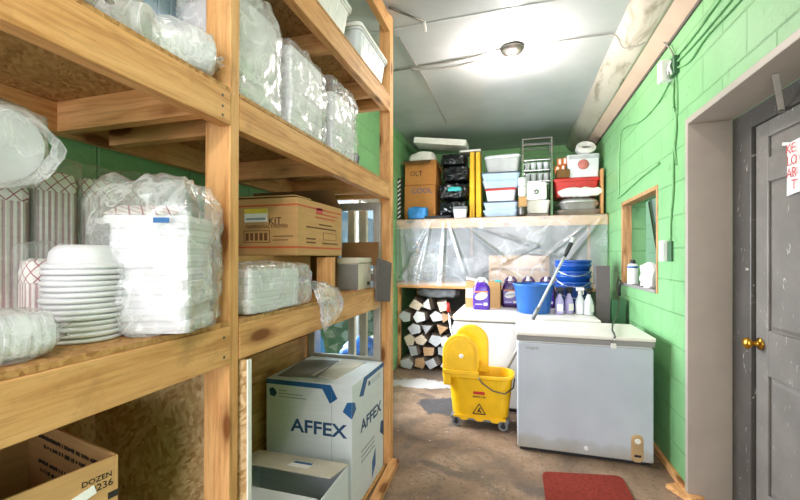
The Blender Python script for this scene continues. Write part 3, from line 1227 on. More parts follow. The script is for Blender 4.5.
# sleeve at the shelf's front edge, lower left corner
t = sleeve('plate_sleeve', 'wrapped sleeve of white foam plates lying at shelf front, lower left', 'sleeve of plates', (-.865, .435, ZS), R(78), .17, .042, 9, None, rib=.014, r2=.040, film='film')
for k in range(4):
    M().box(-.055 + .012 * k, -.051 + .012 * k, -.0455, -.0435, .025, .062).build('bar_print', 'greyink', t, world=False)


def hinged_stack(m, cx, cy, z0, w, d, n, hh, seed=0):
    """a stack of foam hinged boxes as one ribbed body"""
    rings = []
    rnd = random.Random(seed)
    for k in range(n):
        z = z0 + hh * k
        ox, oy = rnd.uniform(-.004, .004), rnd.uniform(-.004, .004)
        for s_, dz in ((.972, 0), (.985, .10 * hh), (.99, .44 * hh), (1, .47 * hh), (1, .56 * hh), (.99, .60 * hh), (.985, .9 * hh), (.972, .99 * hh)):
            rings.append(rrect(w * s_, d * s_, .022, z + dz, 3, (cx + ox, cy + oy)))
    m.loft(rings)


# the big clear bag of foam boxes
t = thing('foam_box_bag', 'big clear crinkled bag of foam boxes beside the front post', 'bag of boxes', (-.872, .778, ZS), R(22))
m = M()
hinged_stack(m, .008, 0, .003, .20, .175, 9, .031, 2)
m.build('foam_boxes', 'foam', t, bevel=0, world=False)
m = M()
m.box(-.094, -.062, -.0905, -.0885, .006, .262)
m.build('checked_edge', 'check_fine', t, world=False)
def bagtop(b, w):
    if b.z > .6:
        k = (b.z - .6) / .5
        return Vector((w.x * (1 - .28 * k), w.y * (1 - .30 * k), w.z + .02 * noise.noise(Vector((w.x * 20, w.y * 20, 5)))))
    return w


m.film((.004, 0, .188), (.236, .212, .372), 21, .013, 11, 22, .20, bagtop)
m.v = [(x, y, max(z, .0005)) for x, y, z in m.v]
m.build('plastic_bag', 'film', t, smooth=True, world=False)
M().grid(lambda u, v: (-.085 + .16 * u, -.082 + .075 * v, .284 + .030 * v), 6, 6).build('checked_paper', 'check', t, world=False, solid=.0006)
M().box(.045, .080, -.1125, -.112, .262, .274).build('blue_print', 'blueink', t, world=False)

# ------------------------------------------------------------------ left bay, floor level: open carton
t = thing('open_carton', 'open brown carton with black printing under the left shelf', 'box', (-.83, .642, .45), R(-11.6))
m = M()
x0, x1, y0, y1, z0, z1 = -1.27, -.83, .12, .642, .45, .95
for a in ((x0, x1, y0, y0 + .006), (x0, x1, y1 - .006, y1), (x0, x0 + .006, y0 + .006, y1 - .006), (x1 - .006, x1, y0 + .006, y1 - .006)):
    m.box(a[0], a[1], a[2], a[3], z0, z1)
m.box(x0, x1, y0, y1, z0 - .006, z0)
m.build('carton_body', ['card'], t, bevel=.001)
for k, (z, xa, xb) in enumerate(((.915, -1.20, -.86), (.893, -1.17, -.84), (.850, -1.20, -.90), (.828, -1.19, -.92))):
    smudge(xa, xb, z, .011, '-Y', y1 - .006, 'blackink', t, k)
text('DOZEN', .016, (x1 + .0006, .630, .915), '+X', 'blackink', t, align='RIGHT')
text('00236', .021, (x1 + .0006, .632, .897), '+X', 'blackink', t, align='RIGHT')
poly_print(rect(.622, .642, .862, .876), '+X', x1, 'blackink', t)
M().obox((x1 + .0012, .545, .884), (.001, .11, .020), (R(14), 0, 0)).build('paper_label', 'paper', t)
smudge(.52, .575, .884, .006, '+X', x1 + .0012, 'greyink', t, 3)
# what the carton stands on
t = thing('lower_stand', 'brown carton standing under the open printed carton', 'box', (-1.02, .38, 0))
M().box(-1.30, -.88, .13, .60, .001, .443).build('carton_body', 'card_dark', t, bevel=.003)

# ------------------------------------------------------------------ right bay, top shelf: white bins
ZT = 2.446


def bin_(label, loc, w, d, h, mat, lid):
    t = thing('storage_bin', label, 'bin', loc, 0, 'storage bins on the top shelf')
    m = M()
    m.loft([rrect(w * .86, d * .88, .03, 0), rrect(w, d, .035, h * .92), rrect(w * 1.05, d * 1.04, .035, h * .93), rrect(w * 1.05, d * 1.04, .035, h), rrect(w * .96, d * .95, .03, h), rrect(w * .84, d * .86, .03, .012)])
    m.build('tub', mat, t, world=False, smooth=False)
    if lid:
        m = M()
        m.loft([rrect(w * 1.09, d * 1.07, .03, h + .001), rrect(w * 1.09, d * 1.07, .03, h + .02), rrect(w * .95, d * .95, .03, h + .028)])
        m.build('lid', 'white', t, world=False)
    for k in range(5):
        mm = M()
        y = -d * .36 + k * d * .18
        mm.slab((w * .43 + .002, y * .94, .03), (w * .497 + .002, y, h * .86), .010, .004, up=(1, 0, 0))
        mm.build('rib', mat, t, world=False)
    return t


bin_('white storage bin with lid nearest the front on the top shelf', (-.925, 1.60, ZT), .26, .42, .16, 'white', True)
bin_('whitish storage bin with lid at the far end of top shelf', (-.915, 2.16, ZT), .24, .44, .17, 'clearwhite', True)
tag(M().film((-1.14, 2.03, ZT + .165), (.14, .5, .30), 4, .004, 6, 8, .12).build('grey_tote', 'grey', base=(-1.14, 2.05, ZT), smooth=True), 'dark grey tote behind the bins on the top shelf', 'tote')

# ------------------------------------------------------------------ right bay, middle shelf: bags of foam boxes
ZM = 1.867


def box_bag(label, loc, rz, w, d, n, hh, seed, top=.06, film='film', cols=1, open_top=False):
    t = thing('foam_box_bag', label, 'bag of boxes', loc, rz, 'bags of foam boxes on the middle shelf')
    m = M()
    hinged_stack(m, 0, 0, .003, w, d, n, hh, seed)
    m.build('foam_boxes', 'foam', t, world=False)
    m = M()
    H = n * hh + top

    def fn(b, q):
        if b.z > .65:
            k = (b.z - .65) / .45
            return Vector((q.x * (1 - .25 * k), q.y * (1 - .2 * k), q.z + .025 * noise.noise(Vector((q.x * 22, q.y * 22, seed)))))
        return q
    m.film((0, 0, H / 2), (w * 1.10, d * 1.09, H), seed, .011, 12, 16, .16, fn)
    m.v = [(x, y, max(z, .0005)) for x, y, z in m.v]
    m.build('plastic_bag', film, t, smooth=True, world=False)
    return t


box_bag('plump milky bag of foam boxes right behind the front post', (-.94, 1.13, ZM), 0, .23, .22, 4, .085, 31, .07, 'film_milk')
box_bag('clear bag of tall foam box stack, middle of three on shelf', (-.93, 1.445, ZM), 0, .22, .27, 4, .082, 32, .04)
box_bag('clear bag of foam boxes with crumpled open top, farthest of three', (-.92, 1.80, ZM), 0, .20, .27, 3, .098, 33, .09)
tag(M().obox((-1.12, 2.26, ZM + .095), (.35, .05, .14), (R(-24), 0, 0)).build('dark_tray', 'navy', base=(-1.12, 2.26, ZM), bevel=.006), 'dark blue tray leaning at the far end of middle shelf', 'tray')

# ------------------------------------------------------------------ right bay, lower shelf
# flat tan carton that carries the printed carton
t = thing('flat_carton', 'plain tan flat carton under the printed carton', 'box', (-1.1, 1.3, ZS))
M().box(-1.30, -.978, 1.06, 1.74, ZS, 1.385).build('carton_body', 'card', t, bevel=.003)
# printed carton
cx0, cx1, cy0, cy1, cz0, cz1 = -1.33, -.86, 1.42, 1.85, 1.387, 1.628
t = thing('printed_carton', 'kraft carton with orange stripes and black printing, flaps half open', 'box', (-1.1, 1.5, cz0))
m = M()
for a in ((cx0, cx1, cy0, cy0 + .005), (cx0, cx1, cy1 - .005, cy1), (cx0, cx0 + .005, cy0 + .005, cy1 - .005), (cx1 - .005, cx1, cy0 + .005, cy1 - .005)):
    m.box(a[0], a[1], a[2], a[3], cz0, cz1)
m.box(cx0, cx1, cy0, cy1, cz0 - .001, cz0 + .004)
m.build('carton_body', 'card', t, bevel=.0015)
M().slab((cx0 + .01, cy0 + .06, cz1 + .010), (cx1 - .005, cy0 + .06, cz1 + .006), .13, .004).build('top_flap', 'card', t)
M().slab(((cx0 + cx1) / 2, cy1, cz1 + .002), ((cx0 + cx1) / 2, cy1 - .10, cz1 + .085), .46, .004, up=(0, .6, 1)).build('raised_flap', 'card_in', t)
for z0, z1 in ((cz1 - .034, cz1 - .027), (cz0 + .030, cz0 + .038)):
    poly_print(rect(cx0, cx1, z0, z1), '-Y', cy0, 'orangeink', t, 'printed_stripe')
    poly_print(rect(cy0, cy1, z0, z1), '+X', cx1, 'orangeink', t, 'printed_stripe')
text('KIT', .042, (-.965, cy0 - .0008, 1.530), '-Y', 'blackink', t)
text('NAPKIN/SALT/PEPPER', .0215, (-1.005, cy0 - .0008, 1.508), '-Y', 'brownink', t)
for a in ((-1.12, -.99, 1.490, 1.493), (-1.12, -.99, 1.440, 1.443), (-1.12, -1.117, 1.440, 1.493), (-.993, -.99, 1.440, 1.493)):
    poly_print(rect(*a), '-Y', cy0, 'brownink', t)
for k in range(5):
    poly_print(rect(-1.11 + .023 * k, -1.095 + .023 * k, 1.450, 1.482), '-Y', cy0, 'brownink', t)
for k, w_ in enumerate((.12, .09)):
    poly_print(rect(-.975, -.975 + w_ * .8, 1.465 - .016 * k, 1.469 - .016 * k), '-Y', cy0, 'brownink', t)
M().box(-1.115, -1.0, cy0 - .0022, cy0 - .001, 1.528, 1.585).build('paper_label', 'paper', t)
M().box(-1.115, -1.0, cy0 - .0030, cy0 - .0022, 1.565, 1.585).build('label_band', 'yellowink', t)
M().box(-1.105, -1.01, cy0 - .0030, cy0 - .0022, 1.538, 1.546).build('label_code', 'greyink', t)
poly_print(rect(1.5812, 1.6404, 1.5801, 1.6046), '+X', cx1, 'redink', t)
for k, (a, b, z) in enumerate(((1.5742, 1.8013, 1.5738), (1.5742, 1.7689, 1.5561), (1.6066, 1.7364, 1.5252), (1.493, 1.7851, 1.5075), (1.493, 1.5742, 1.4566), (1.493, 1.5742, 1.4401), (1.6391, 1.8013, 1.4401))):
    poly_print(rect(a, b, z, z + .007), '+X', cx1, 'orangeink' if k < 2 else 'brownink', t)
for a in ((1.6472, 1.7851, 1.492, 1.4942), (1.6472, 1.7851, 1.4589, 1.4611), (1.6472, 1.6504, 1.4589, 1.4942), (1.7818, 1.7851, 1.4589, 1.4942)):
    poly_print(rect(*a), '+X', cx1, 'brownink', t)

# knotted bag of foam boxes at the shelf front
t = thing('foam_box_bag', 'clear bag of foam boxes lying at shelf edge with knotted end', 'bag of boxes', (-.865, 1.20, ZS))
m = M()
for k, zz in enumerate((0, .052, .104)):
    pass
hinged_stack(m, -.865, 1.175, ZS + .004, .15, .30, 3, .046, 5)
m.build('foam_boxes', 'foam', t)
m = M()
m.film((-.865, 1.205, ZS + .081), (.175, .40, .160), 41, .009, 13, 16, .30)
m.v = [(x, y, max(z, ZS + .0005)) for x, y, z in m.v]
m.build('plastic_bag', 'film', t, smooth=True)
m = M()
rings = []
ctr = [Vector((-.85, 1.385, ZS + .08)), Vector((-.815, 1.415, ZS + .082)), Vector((-.775, 1.45, ZS + .065)), Vector((-.755, 1.50, ZS + .01)), Vector((-.75, 1.53, ZS - .05)), Vector((-.752, 1.545, ZS - .085))]
rad = [(.06, .06), (.014, .016), (.022, .040), (.020, .085), (.018, .115), (.012, .10)]
for c_, (ra, rb) in zip(ctr, rad):
    ring = []
    for i in range(36):
        q = 2 * PI * i / 36
        w_ = 1 + .16 * math.sin(7 * q + c_.y * 40) + .10 * math.sin(13 * q)
        ring.append((c_.x + ra * math.cos(q) * w_, c_.y + rb * math.sin(q) * w_ * .8, c_.z + rb * math.sin(q) * .35 * w_))
    rings.append(ring)
m.loft(rings, False, False)
m.v = [(max(x, -.781) if z < ZS + .016 else x, y, z) for x, y, z in m.v]
m.build('gathered_end', 'film', t, smooth=True)
M().lathe([(.010, -.006), (.014, 0), (.010, .006)], (-.812, 1.417, ZS + .082), 12, axis='X').build('tie', 'white', t)
# wood block, boxes, flap
tag(M().box(-.915, -.835, 1.685, 1.725, ZS, 1.378).build('wood_block', 'pineZ', base=(-.875, 1.70, ZS), bevel=.003), 'short upright pine block beside the knotted foam box bag', 'wood block')
t = thing('grey_box', 'small cream and grey box with brown back flap beside the pine block', 'box', (-.89, 2.1, ZS))
M().box(-.955, -.832, 2.005, 2.205, ZS, 1.345).build('box_body', 'creamcard', t, bevel=.003)
poly_print(rect(-.955, -.832, ZS + .001, 1.34), '-Y', 2.0048, 'greycard', t, 'grey_face')
M().box(-.959, -.828, 2.0, 2.208, 1.346, 1.376).build('lid', 'creamcard', t, bevel=.003)
poly_print(rect(2.14, 2.18, 1.215, 1.235), '+X', -.832, 'blackink', t)
M().slab((-.91, 2.209, 1.33), (-.91, 2.225, 1.47), .24, .004, up=(0, -1, 0)).build('back_flap', 'card_in', t)

t = thing('brown_carton', 'dark brown carton behind the small cream and grey box', 'box', (-1.1, 2.1, ZS))
M().box(-1.34, -1.04, 2.02, 2.20, ZS, 1.435).build('carton_body', 'card_in', t, bevel=.003)
tag(M().obox((-.772, 2.265, 1.235), (.009, .27, .25), (R(-7), 0, 0)).build('black_panel', 'blackcard', base=(-.79, 2.13, 1.26), bevel=.002), 'thin black panel propped at the shelf end by the far post', 'panel')

# ------------------------------------------------------------------ right bay, floor level
# AFFEX box
ax0, ax1, ay0, ay1, az0, az1 = -1.345, -.822, 1.895, 2.405, .021, .70
t = thing('printed_box', 'large white box with blue corner bands and bold navy lettering', 'box', (-1.08, 2.15, .021))
M().box(ax0, ax1, ay0, ay1, az0, az1).build('box_body', 'whitecard', t, bevel=.004)
M().obox((-1.20, 2.13, az1 + .003), (.24, .36, .004), (0, R(-1), R(6))).build('top_paper', 'greycard', t)
M().obox((-1.02, 2.17, az1 + .0035), (.16, .38, .004), (0, R(1), R(-4))).build('top_flap', 'creamcard', t)
text('AFFEX', .098, (-1.02, ay0 - .0008, .452), '-Y', 'navyink', t, sx=1.2, bold=.0022)
text('AFFEX', .092, (ax1 + .0008, 2.185, .43), '+X', 'navyink', t, sx=1.3, bold=.0022)
poly_print([(ax0, az1 - .004), (ax0, az1 - .030), (-.995, az1 - .030), (-.95, az1 - .105), (-.905, az1 - .075), (-.945, az1 - .004)], '-Y', ay0, 'blueink', t, 'corner_band')
poly_print([(-.875, az1 - .14), (-.823, az1 - .175), (-.823, az1 - .085), (-.85, az1 - .09)], '-Y', ay0, 'blueink', t, 'corner_band')
poly_print([(ay0, az1 - .175), (ay0 + .055, az1 - .14), (ay0 + .04, az1 - .10), (ay0, az1 - .085)], '+X', ax1, 'blueink', t, 'corner_band')
poly_print([(ay1, az1 - .004), (ay1, az1 - .030), (ay0 + .22, az1 - .030), (ay0 + .16, az1 - .105), (ay0 + .10, az1 - .09), (ay0 + .17, az1 - .004)], '+X', ax1, 'blueink', t, 'corner_band')
poly_print([(ay0 + .30, az0 + .03), (ay0 + .36, az0 + .09), (ay0 + .36, az0 + .19), (ay0 + .30, az0 + .13)], '+X', ax1, 'blueink', t, 'corner_band')
poly_print([(ay1, az0 + .20), (ay1 - .07, az0 + .25), (ay1 - .05, az0 + .31), (ay1, az0 + .30)], '+X', ax1, 'navyink', t, 'corner_band')
poly_print([(-1.325, .640), (-1.305, .652), (-1.285, .640), (-1.275, .62), (-1.29, .60), (-1.318, .605)], '-Y', ay0, 'navyink', t, 'emblem')
for k, w_ in enumerate((.05, .15, .17)):
    poly_print(rect(-1.265, -1.265 + w_, .636 - .017 * k, .641 - .017 * k), '-Y', ay0, 'greyink', t)
poly_print(rect(ay0 + .24, ay0 + .27, .625, .65), '+X', ax1, 'navyink', t, 'emblem')
for k in range(3):
    poly_print(rect(ay0 + .13, ay0 + .34, .285 - .028 * k, .295 - .028 * k), '+X', ax1, 'greyink', t)
    if k < 2:
        poly_print(rect(ay0 + .29, ay0 + .45, .640 - .016 * k, .645 - .016 * k), '+X', ax1, 'greyink', t)
poly_print(rect(-.940, -.938, az0, az1 - .04), '-Y', ay0, 'greyink', t, 'flap_line')

# open white box in front of it
bx0, bx1, by0, by1, bz0, bz1 = -1.32, -.80, 1.30, 1.80, .024, .335
t = thing('open_white_box', 'open white box with a label on its flap, before the blue-banded box', 'box', (-1.06, 1.55, .021))
m = M()
for a in ((bx0, bx1, by0, by0 + .006), (bx0, bx1, by1 - .006, by1), (bx0, bx0 + .006, by0 + .006, by1 - .006), (bx1 - .006, bx1, by0 + .006, by1 - .006)):
    m.box(a[0], a[1], a[2], a[3], bz0, bz1)
m.box(bx0, bx1, by0, by1, bz0 - .002, bz0 + .004)
m.build('box_body', 'whitecard', t, bevel=.0015)
fl = M().slab(((bx0 + bx1) / 2, by1 + .0, bz1 + .006), ((bx0 + bx1) / 2, by1 - .20, bz1 + .045), .52, .005).build('back_flap', 'creamcard', t)
M().slab((-1.0, by1 - .075, bz1 + .026), (-1.0, by1 - .15, bz1 + .0405), .11, .001).build('paper_label', 'paper', fl)
M().slab((-1.0, by1 - .080, bz1 + .0275), (-1.0, by1 - .105, bz1 + .0325), .10, .001).build('label_print', 'blueink', fl)
M().slab(((bx0 + bx1) / 2, by0 + .003, bz1 + .004), ((bx0 + bx1) / 2, by0 + .18, bz1 + .022), .52, .005).build('front_flap', 'whitecard', t)

# tall storm window leaning behind the box at the end of the shelving
t = thing('storm_window', 'old grey-framed storm window standing upright behind the blue-banded white box', 'window', (-1.12, 2.335, 0))
m = M()
fx0, fx1, fy0, fy1 = -1.375, -.845, 2.325, 2.36
fy0, fy1 = 2.407 + .002, 2.433
for a in ((fx0, fx0 + .05, .021, 1.74), (fx1 - .05, fx1, .021, 1.74), (fx0 + .05, fx1 - .05, .021, .10), (fx0 + .05, fx1 - .05, .66, .72), (fx0 + .05, fx1 - .05, 1.22, 1.27), (fx0 + .05, fx1 - .05, 1.69, 1.74)):
    m.box(a[0], a[1], fy0, fy1, a[2], a[3])
m.build('sash_frame', 'aluminium', t, bevel=.003)
M().box(fx0 + .05, fx1 - .05, fy0 + .010, fy0 + .013, .10, .66).build('glass_pane', 'glass', t)
M().box(fx0 + .05, fx1 - .05, fy0 + .010, fy0 + .013, .72, 1.22).build('glass_pane', 'glass', t)
M().box(fx0 + .05, fx1 - .05, fy0 + .010, fy0 + .013, 1.27, 1.69).build('glass_pane', 'glass', t)
for k, (xa, lab) in enumerate(((-1.16, 'pale wood batten standing behind the storm window, nearer the left wall'), (-1.07, 'pale wood batten standing behind the storm window, nearer the far post'))):
    tag(M().box(xa, xa + .05, 2.60, 2.64, .001, 1.75).build('wood_batten', 'creamcard', base=(xa, 2.62, 0), bevel=.003), lab, 'batten', 'battens behind the storm window')
tag(M().film((-1.19, 2.93, .36), (.24, .40, .70), 55, .02, 7, 12, .5).build('blue_sack', 'blue', base=(-1.19, 2.93, .0), smooth=True), 'blue plastic sack on the floor seen through the storm window', 'sack')

# ------------------------------------------------------------------ far shelf structure
fs = thing('timber_shelf', 'deep timber shelf fixed across the end of the room', 'shelf', (-.2, 5.0, 0))
FY = 4.65
ZD = 1.842
M().box(XL + .002, XR - .002, FY, FY + .04, 1.73, 1.83).build('front_rail', 'pineX', fs, bevel=.003)
M().box(XL + .002, XR - .002, FY, 5.70, 1.831, ZD).build('shelf_deck', 'osb', fs)
M().box(XL + .002, XR - .002, FY + .01, FY + .05, 1.0, 1.055).build('lower_rail', 'pineX', fs, bevel=.003)
M().box(XL + .002, XR - .002, FY + .01, 5.70, 1.056, 1.068).build('lower_deck', 'osb', fs)
for x in (XL + .003, -.62, XR - .045):
    M().box(x, x + .04, 5.66, 5.70, .001, 1.83).build('post', 'pineZ', fs)
for x in (XL + .003, -.50, XR - .045):
    M().box(x, x + .04, FY + .052, FY + .09, .001, .999).build('post', 'pineZ', fs)
M().box(XL + .003, XR - .003, 5.9, 5.93, .001, 1.82).build('back_panel', 'greycard', fs)
# cartons and a bag behind the dust sheet
for x0, x1, y0, y1, h, lab in ((-.30, .38, 4.78, 5.2, .33, 'wide tan carton behind the dust sheet above the purple bottles'), (.45, .85, 4.85, 5.2, .22, 'low tan carton behind the dust sheet near the blue pails')):
    t = thing('carton', lab, 'box', ((x0 + x1) / 2, y0, 1.07))
    M().box(x0, x1, y0, y1, 1.07, 1.07 + h).build('carton_body', 'card', t, bevel=.004)
    M().box(x0 + .02, x1 - .02, y0 - .0015, y0, 1.07 + h * .45, 1.07 + h * .55).build('packing_tape', 'card_dark', t)
tag(M().film((-1.08, 5.0, 1.07 + .20), (.46, .4, .34), 51, .02, 7, 12, .5).build('white_bag', 'film_milk', base=(-1.05, 4.98, 1.07), smooth=True), 'bulging white bag behind the left of the dust sheet', 'bag')
tag(M().film((-.60, 5.15, 1.07 + .17), (.34, .36, .28), 52, .02, 7, 12, .5).build('grey_bag', 'grey', base=(-.60, 5.15, 1.07), smooth=True), 'dark grey bag behind the middle of the dust sheet', 'bag')


# dust sheet hung from the shelf rail
FOLDS = [(.20, 0, .02, .95, .016, .030), (.19, 0, .12, 1, .020, .022), (.26, 0, .24, 1, .014, .034), (.275, 0, .36, .8, .012, .024), (.30, 0, .56, .62, .012, .026), (.38, .1, .70, .42, .010, .018),
         (.99, 0, .80, .75, .014, .034), (.97, 0, .72, .62, .010, .016), (.02, 0, .04, 1, .014, .018), (.70, .42, .44, .80, .012, .018), (.52, .72, .66, .95, .012, .020), (.60, .5, .80, .55, .010, .014)]


def sheet(u, v):
    x = XL + .01 + (XR - XL - .03) * u
    z = 1.838 - .80 * v
    fan = 0
    asp = 2.9
    for u0, v0, u1, v1, w_, h_ in FOLDS:
        ax, ay, bx, by = u0 * asp, v0, u1 * asp, v1
        px, py = u * asp, v
        dx, dy = bx - ax, by - ay
        tt = max(0, min(1, ((px - ax) * dx + (py - ay) * dy) / (dx * dx + dy * dy)))
        dd = math.hypot(px - ax - tt * dx, py - ay - tt * dy)
        fan += h_ * math.exp(-(dd / (w_ * (1 + 1.6 * tt))) ** 2) * min(1, v * 5) * (1 - .35 * tt)
    soft = .016 * noise.noise(Vector((u * 5, v * 2.2, 1))) * min(1, v * 3) + .006 * noise.noise(Vector((u * 16, v * 7, 4))) * v
    return (x, FY - .032 - fan - abs(soft), z)


t = thing('dust_sheet', 'clear plastic dust sheet hanging from the far shelf rail', 'plastic sheet', (-.2, FY - .02, 1.84))
M().grid(sheet, 200, 64).build('hanging_film', 'sheet_film', t, smooth=True)
M().grid(lambda u, v: (XL + .01 + (XR - XL - .03) * u, FY - .030 + .10 * v, 1.8425 + .0015 * math.sin(u * 60) + .003 * (v < .5)), 60, 3).build('tucked_edge', 'sheet_film', t, smooth=True)

# ------------------------------------------------------------------ things on the far shelf
ZD += .006


def carton(name, label, x0, x1, y0, y1, z0, h, mat, lettering=(), open_=False):
    t = thing(name, label, 'box', ((x0 + x1) / 2, (y0 + y1) / 2, z0))
    m = M()
    if open_:
        for a in ((x0, x1, y0, y0 + .006), (x0, x1, y1 - .006, y1), (x0, x0 + .006, y0 + .006, y1 - .006), (x1 - .006, x1, y0 + .006, y1 - .006)):
            m.box(*a, z0, z0 + h)
        m.box(x0, x1, y0, y1, z0, z0 + .006)
    else:
        m.box(x0, x1, y0, y1, z0, z0 + h)
    m.build('carton_body', mat, t, bevel=.004)
    for s_, sz, lx_, lz, c_ in lettering:
        text(s_, sz, (lx_, y0 - .001, lz), '-Y', c_, t)
    return t


t = carton('shipping_carton', 'orange-brown carton at the bottom of the pair on far shelf', -1.355, -.955, 4.80, 5.20, ZD, .44, 'card_orange', [('COOL', .095, -1.13, 2.215, 'blueink')])
t = carton('shipping_carton', 'open orange-brown carton with lettering on top of another carton', -1.345, -.945, 4.79, 5.17, ZD + .441, .31, 'card_orange', [('OLT', .085, -1.20, 2.43, 'blackink')], True)
M().slab((-1.18, 4.792, 2.598), (-1.18, 4.70, 2.545), .36, .006, up=(0, -1, 1)).build('front_flap', 'card_in', t)
M().slab((-.947, 4.98, 2.595), (-.87, 4.98, 2.44), .34, .006, up=(1, 0, .4)).build('side_flap', 'card_dark', t)
tag(M().film((-1.15, 4.98, 2.60), (.33, .33, .26), 61, .014, 9, 10, .6).build('white_bag', 'foam_warm', base=(-1.15, 4.98, 2.47), smooth=True), 'white bundle bulging out of the open carton', 'bundle')
tag(M().film((-1.16, 4.725, ZD + .075), (.24, .11, .145), 62, .012, 11, 10, .45).build('blue_bag', 'skyblue', base=(-1.16, 4.72, ZD), smooth=True), 'bright blue plastic bag in front of the bottom carton', 'bag')
t = thing('laced_board', 'narrow black upright board with white zigzag markings by green wall', 'board', (-1.39, 4.72, ZD))
M().box(-1.415, -1.372, 4.69, 4.73, ZD, ZD + .52).build('board', 'black', t, bevel=.002)
for k in range(9):
    M().slab((-1.413, 4.6885, ZD + .02 + .055 * k), (-1.375, 4.6885, ZD + .055 + .055 * k), .016, .003, up=(0, 1, 0)).build('white_marking', 'white', t)
# white slab on top
tag(M().obox((-.90, 4.93, 2.818), (.66, .30, .075), (0, R(8), 0)).build('foam_slab', 'foam_warm', base=(-.90, 4.93, 2.78), bevel=.006), 'long white foam slab lying on top of the carton and bags', 'slab')
# black bags
for k, (c_, s_, lab) in enumerate((((-.735, 4.93, ZD + .115), (.33, .34, .185), 'black bin bag at the bottom of the pile on far shelf'),
                                   ((-.73, 4.93, ZD + .345), (.35, .35, .175), 'black bin bag with blue sheen in the middle of the pile'),
                                   ((-.70, 4.95, ZD + .56), (.31, .34, .165), 'black bin bag, second from the top of the pile'),
                                   ((-.74, 4.97, ZD + .745), (.29, .32, .12), 'black bin bag at the top of the pile under foam slab'))):
    tag(M().film(c_, s_, 70 + k, .022, 12, 20, .45).build('bin_bag', 'blackbag', base=(c_[0], c_[1], c_[2] - s_[2] / 2), smooth=True), lab, 'bag', 'black bags on the far shelf')
tag(M().film((-.705, 4.745, ZD + .36), (.16, .03, .05), 77, .006, 14, 8, .5).build('blue_wrapper', 'teal', base=(-.70, 4.745, ZD + .335), smooth=True), 'small teal plastic wrapper stuck in the black bags', 'wrapper')
t = thing('clear_tub', 'small clear tub in front of the lowest black bag', 'tub', (-.63, 4.70, ZD))
M().loft([rrect(.14, .08, .02, ZD, 3, (-.63, 4.705)), rrect(.16, .095, .02, ZD + .10, 3, (-.63, 4.705))]).build('tub', 'clearwhite', t)
M().loft([rrect(.17, .10, .02, ZD + .1005, 3, (-.63, 4.705)), rrect(.17, .10, .02, ZD + .135, 3, (-.63, 4.705))]).build('lid', 'grey', t)
tag(M().loft([rrect(.30, .09, .01, ZD, 2, (-.90, 4.70)), rrect(.33, .11, .012, ZD + .03, 2, (-.90, 4.70))]).build('dark_tray', 'black', base=(-.90, 4.70, ZD)), 'flat black tray at the shelf edge beside the clear tub', 'tray')
tag(M().box(-.66, -.40, 4.86, 5.12, ZD + .831, ZD + .858).build('flat_white_board', 'white', base=(-.53, 5.0, ZD + .83), bevel=.005), 'flat white lid lying on the folded yellow signs', 'lid')
# folded yellow floor signs
for k, x in enumerate((-.50, -.42)):
    t = thing('floor_sign', ['folded yellow floor sign beside the black bags', 'folded yellow floor sign beside the pale blue tubs'][k], 'sign', (x, 4.80, ZD), 0, 'folded yellow floor signs')
    for s_, y in ((1, 4.78), (-1, 4.90)):
        m = M()
        m.prism([(x - .032, ZD), (x + .032, ZD), (x + .026 - .01 * k, ZD + .80), (x - .026 - .01 * k, ZD + .80)], y, y + .10, 'XZ')
        m.build('sign_panel', 'yellow', t, bevel=.008)
    M().box(x - .02 - .01 * k, x + .02 - .01 * k, 4.88, 4.901, ZD + .76, ZD + .83).build('hinge', 'yellow', t, bevel=.004)


# storage tubs
def tub(label, cx, z, w, h, mat, lid, d=.34, cy=4.93, grp='storage tubs on the far shelf'):
    t = thing('storage_tub', label, 'tub', (cx, cy, z), R(5 * math.sin(cx * 900 + z * 37)), grp)
    m = M()
    m.loft([rrect(w * .86, d * .86, .03, 0), rrect(w * .97, d * .97, .035, h * .78), rrect(w * .985, d * .985, .035, h * .80)])
    m.build('tub_body', mat, t, world=False)
    m = M()
    m.loft([rrect(w, d, .035, h * .805), rrect(w * 1.01, d * 1.01, .035, h * .93), rrect(w * .93, d * .93, .035, h * .995)])
    m.build('lid', lid, t, world=False)
    return t


tub('pale blue tub with pale lid at the bottom of the stack', -.155, ZD, .41, .095, 'paleblue', 'paleblue')
tub('pale blue tub with dark lid, second from the bottom of stack', -.160, ZD + .096, .41, .10, 'paleblue', 'navy')
tub('whitish tub with red lid in the middle of the stack', -.155, ZD + .197, .36, .155, 'clearwhite', 'red')
tub('pale blue tub under another on top of the red-lidded tub', -.165, ZD + .353, .44, .09, 'paleblue', 'paleblue')
tub('pale blue tub with dark lid near the top of stack', -.170, ZD + .444, .46, .10, 'paleblue', 'navy')
tub('clear grey tub with shiny sides at the very top of stack', -.135, ZD + .545, .41, .20, 'lightgrey', 'clearwhite')

# middle of shelf: glassware rack, pan, tubs
tub('beige tub with lid under the square steel pan', .245, ZD + .045, .27, .15, 'foam_warm', 'foam_warm', .30)
tag(M().loft([rrect(.27, .20, .02, ZD, 3, (.245, 4.92)), rrect(.29, .21, .02, ZD + .04, 3, (.245, 4.92))]).build('sheet_pan', 'darksteel', base=(.25, 4.90, ZD)), 'shallow dark metal sheet pan under the beige tub', 'pan')
t = thing('steel_pan', 'square stainless steel pan standing on edge above the beige tub', 'pan', (.24, 4.86, ZD + .196))
M().loft([[(p[0], 4.80, p[1]) for p in [(q[0] + .24, q[1] + ZD + .30) for q in rrect(.22, .20, .02, 0)]],
          [(p[0], 4.93, p[1]) for p in [(q[0] + .24, q[1] + ZD + .30) for q in rrect(.20, .18, .02, 0)]]]).build('pan_body', 'steel', t, bevel=.004)
M().lathe([(.034, 0), (.03, -.008), (.0, -.012)], (.24, 4.799, ZD + .29), 18, axis='Y', cap1=False).build('drain_boss', 'chrome', t, smooth=True)
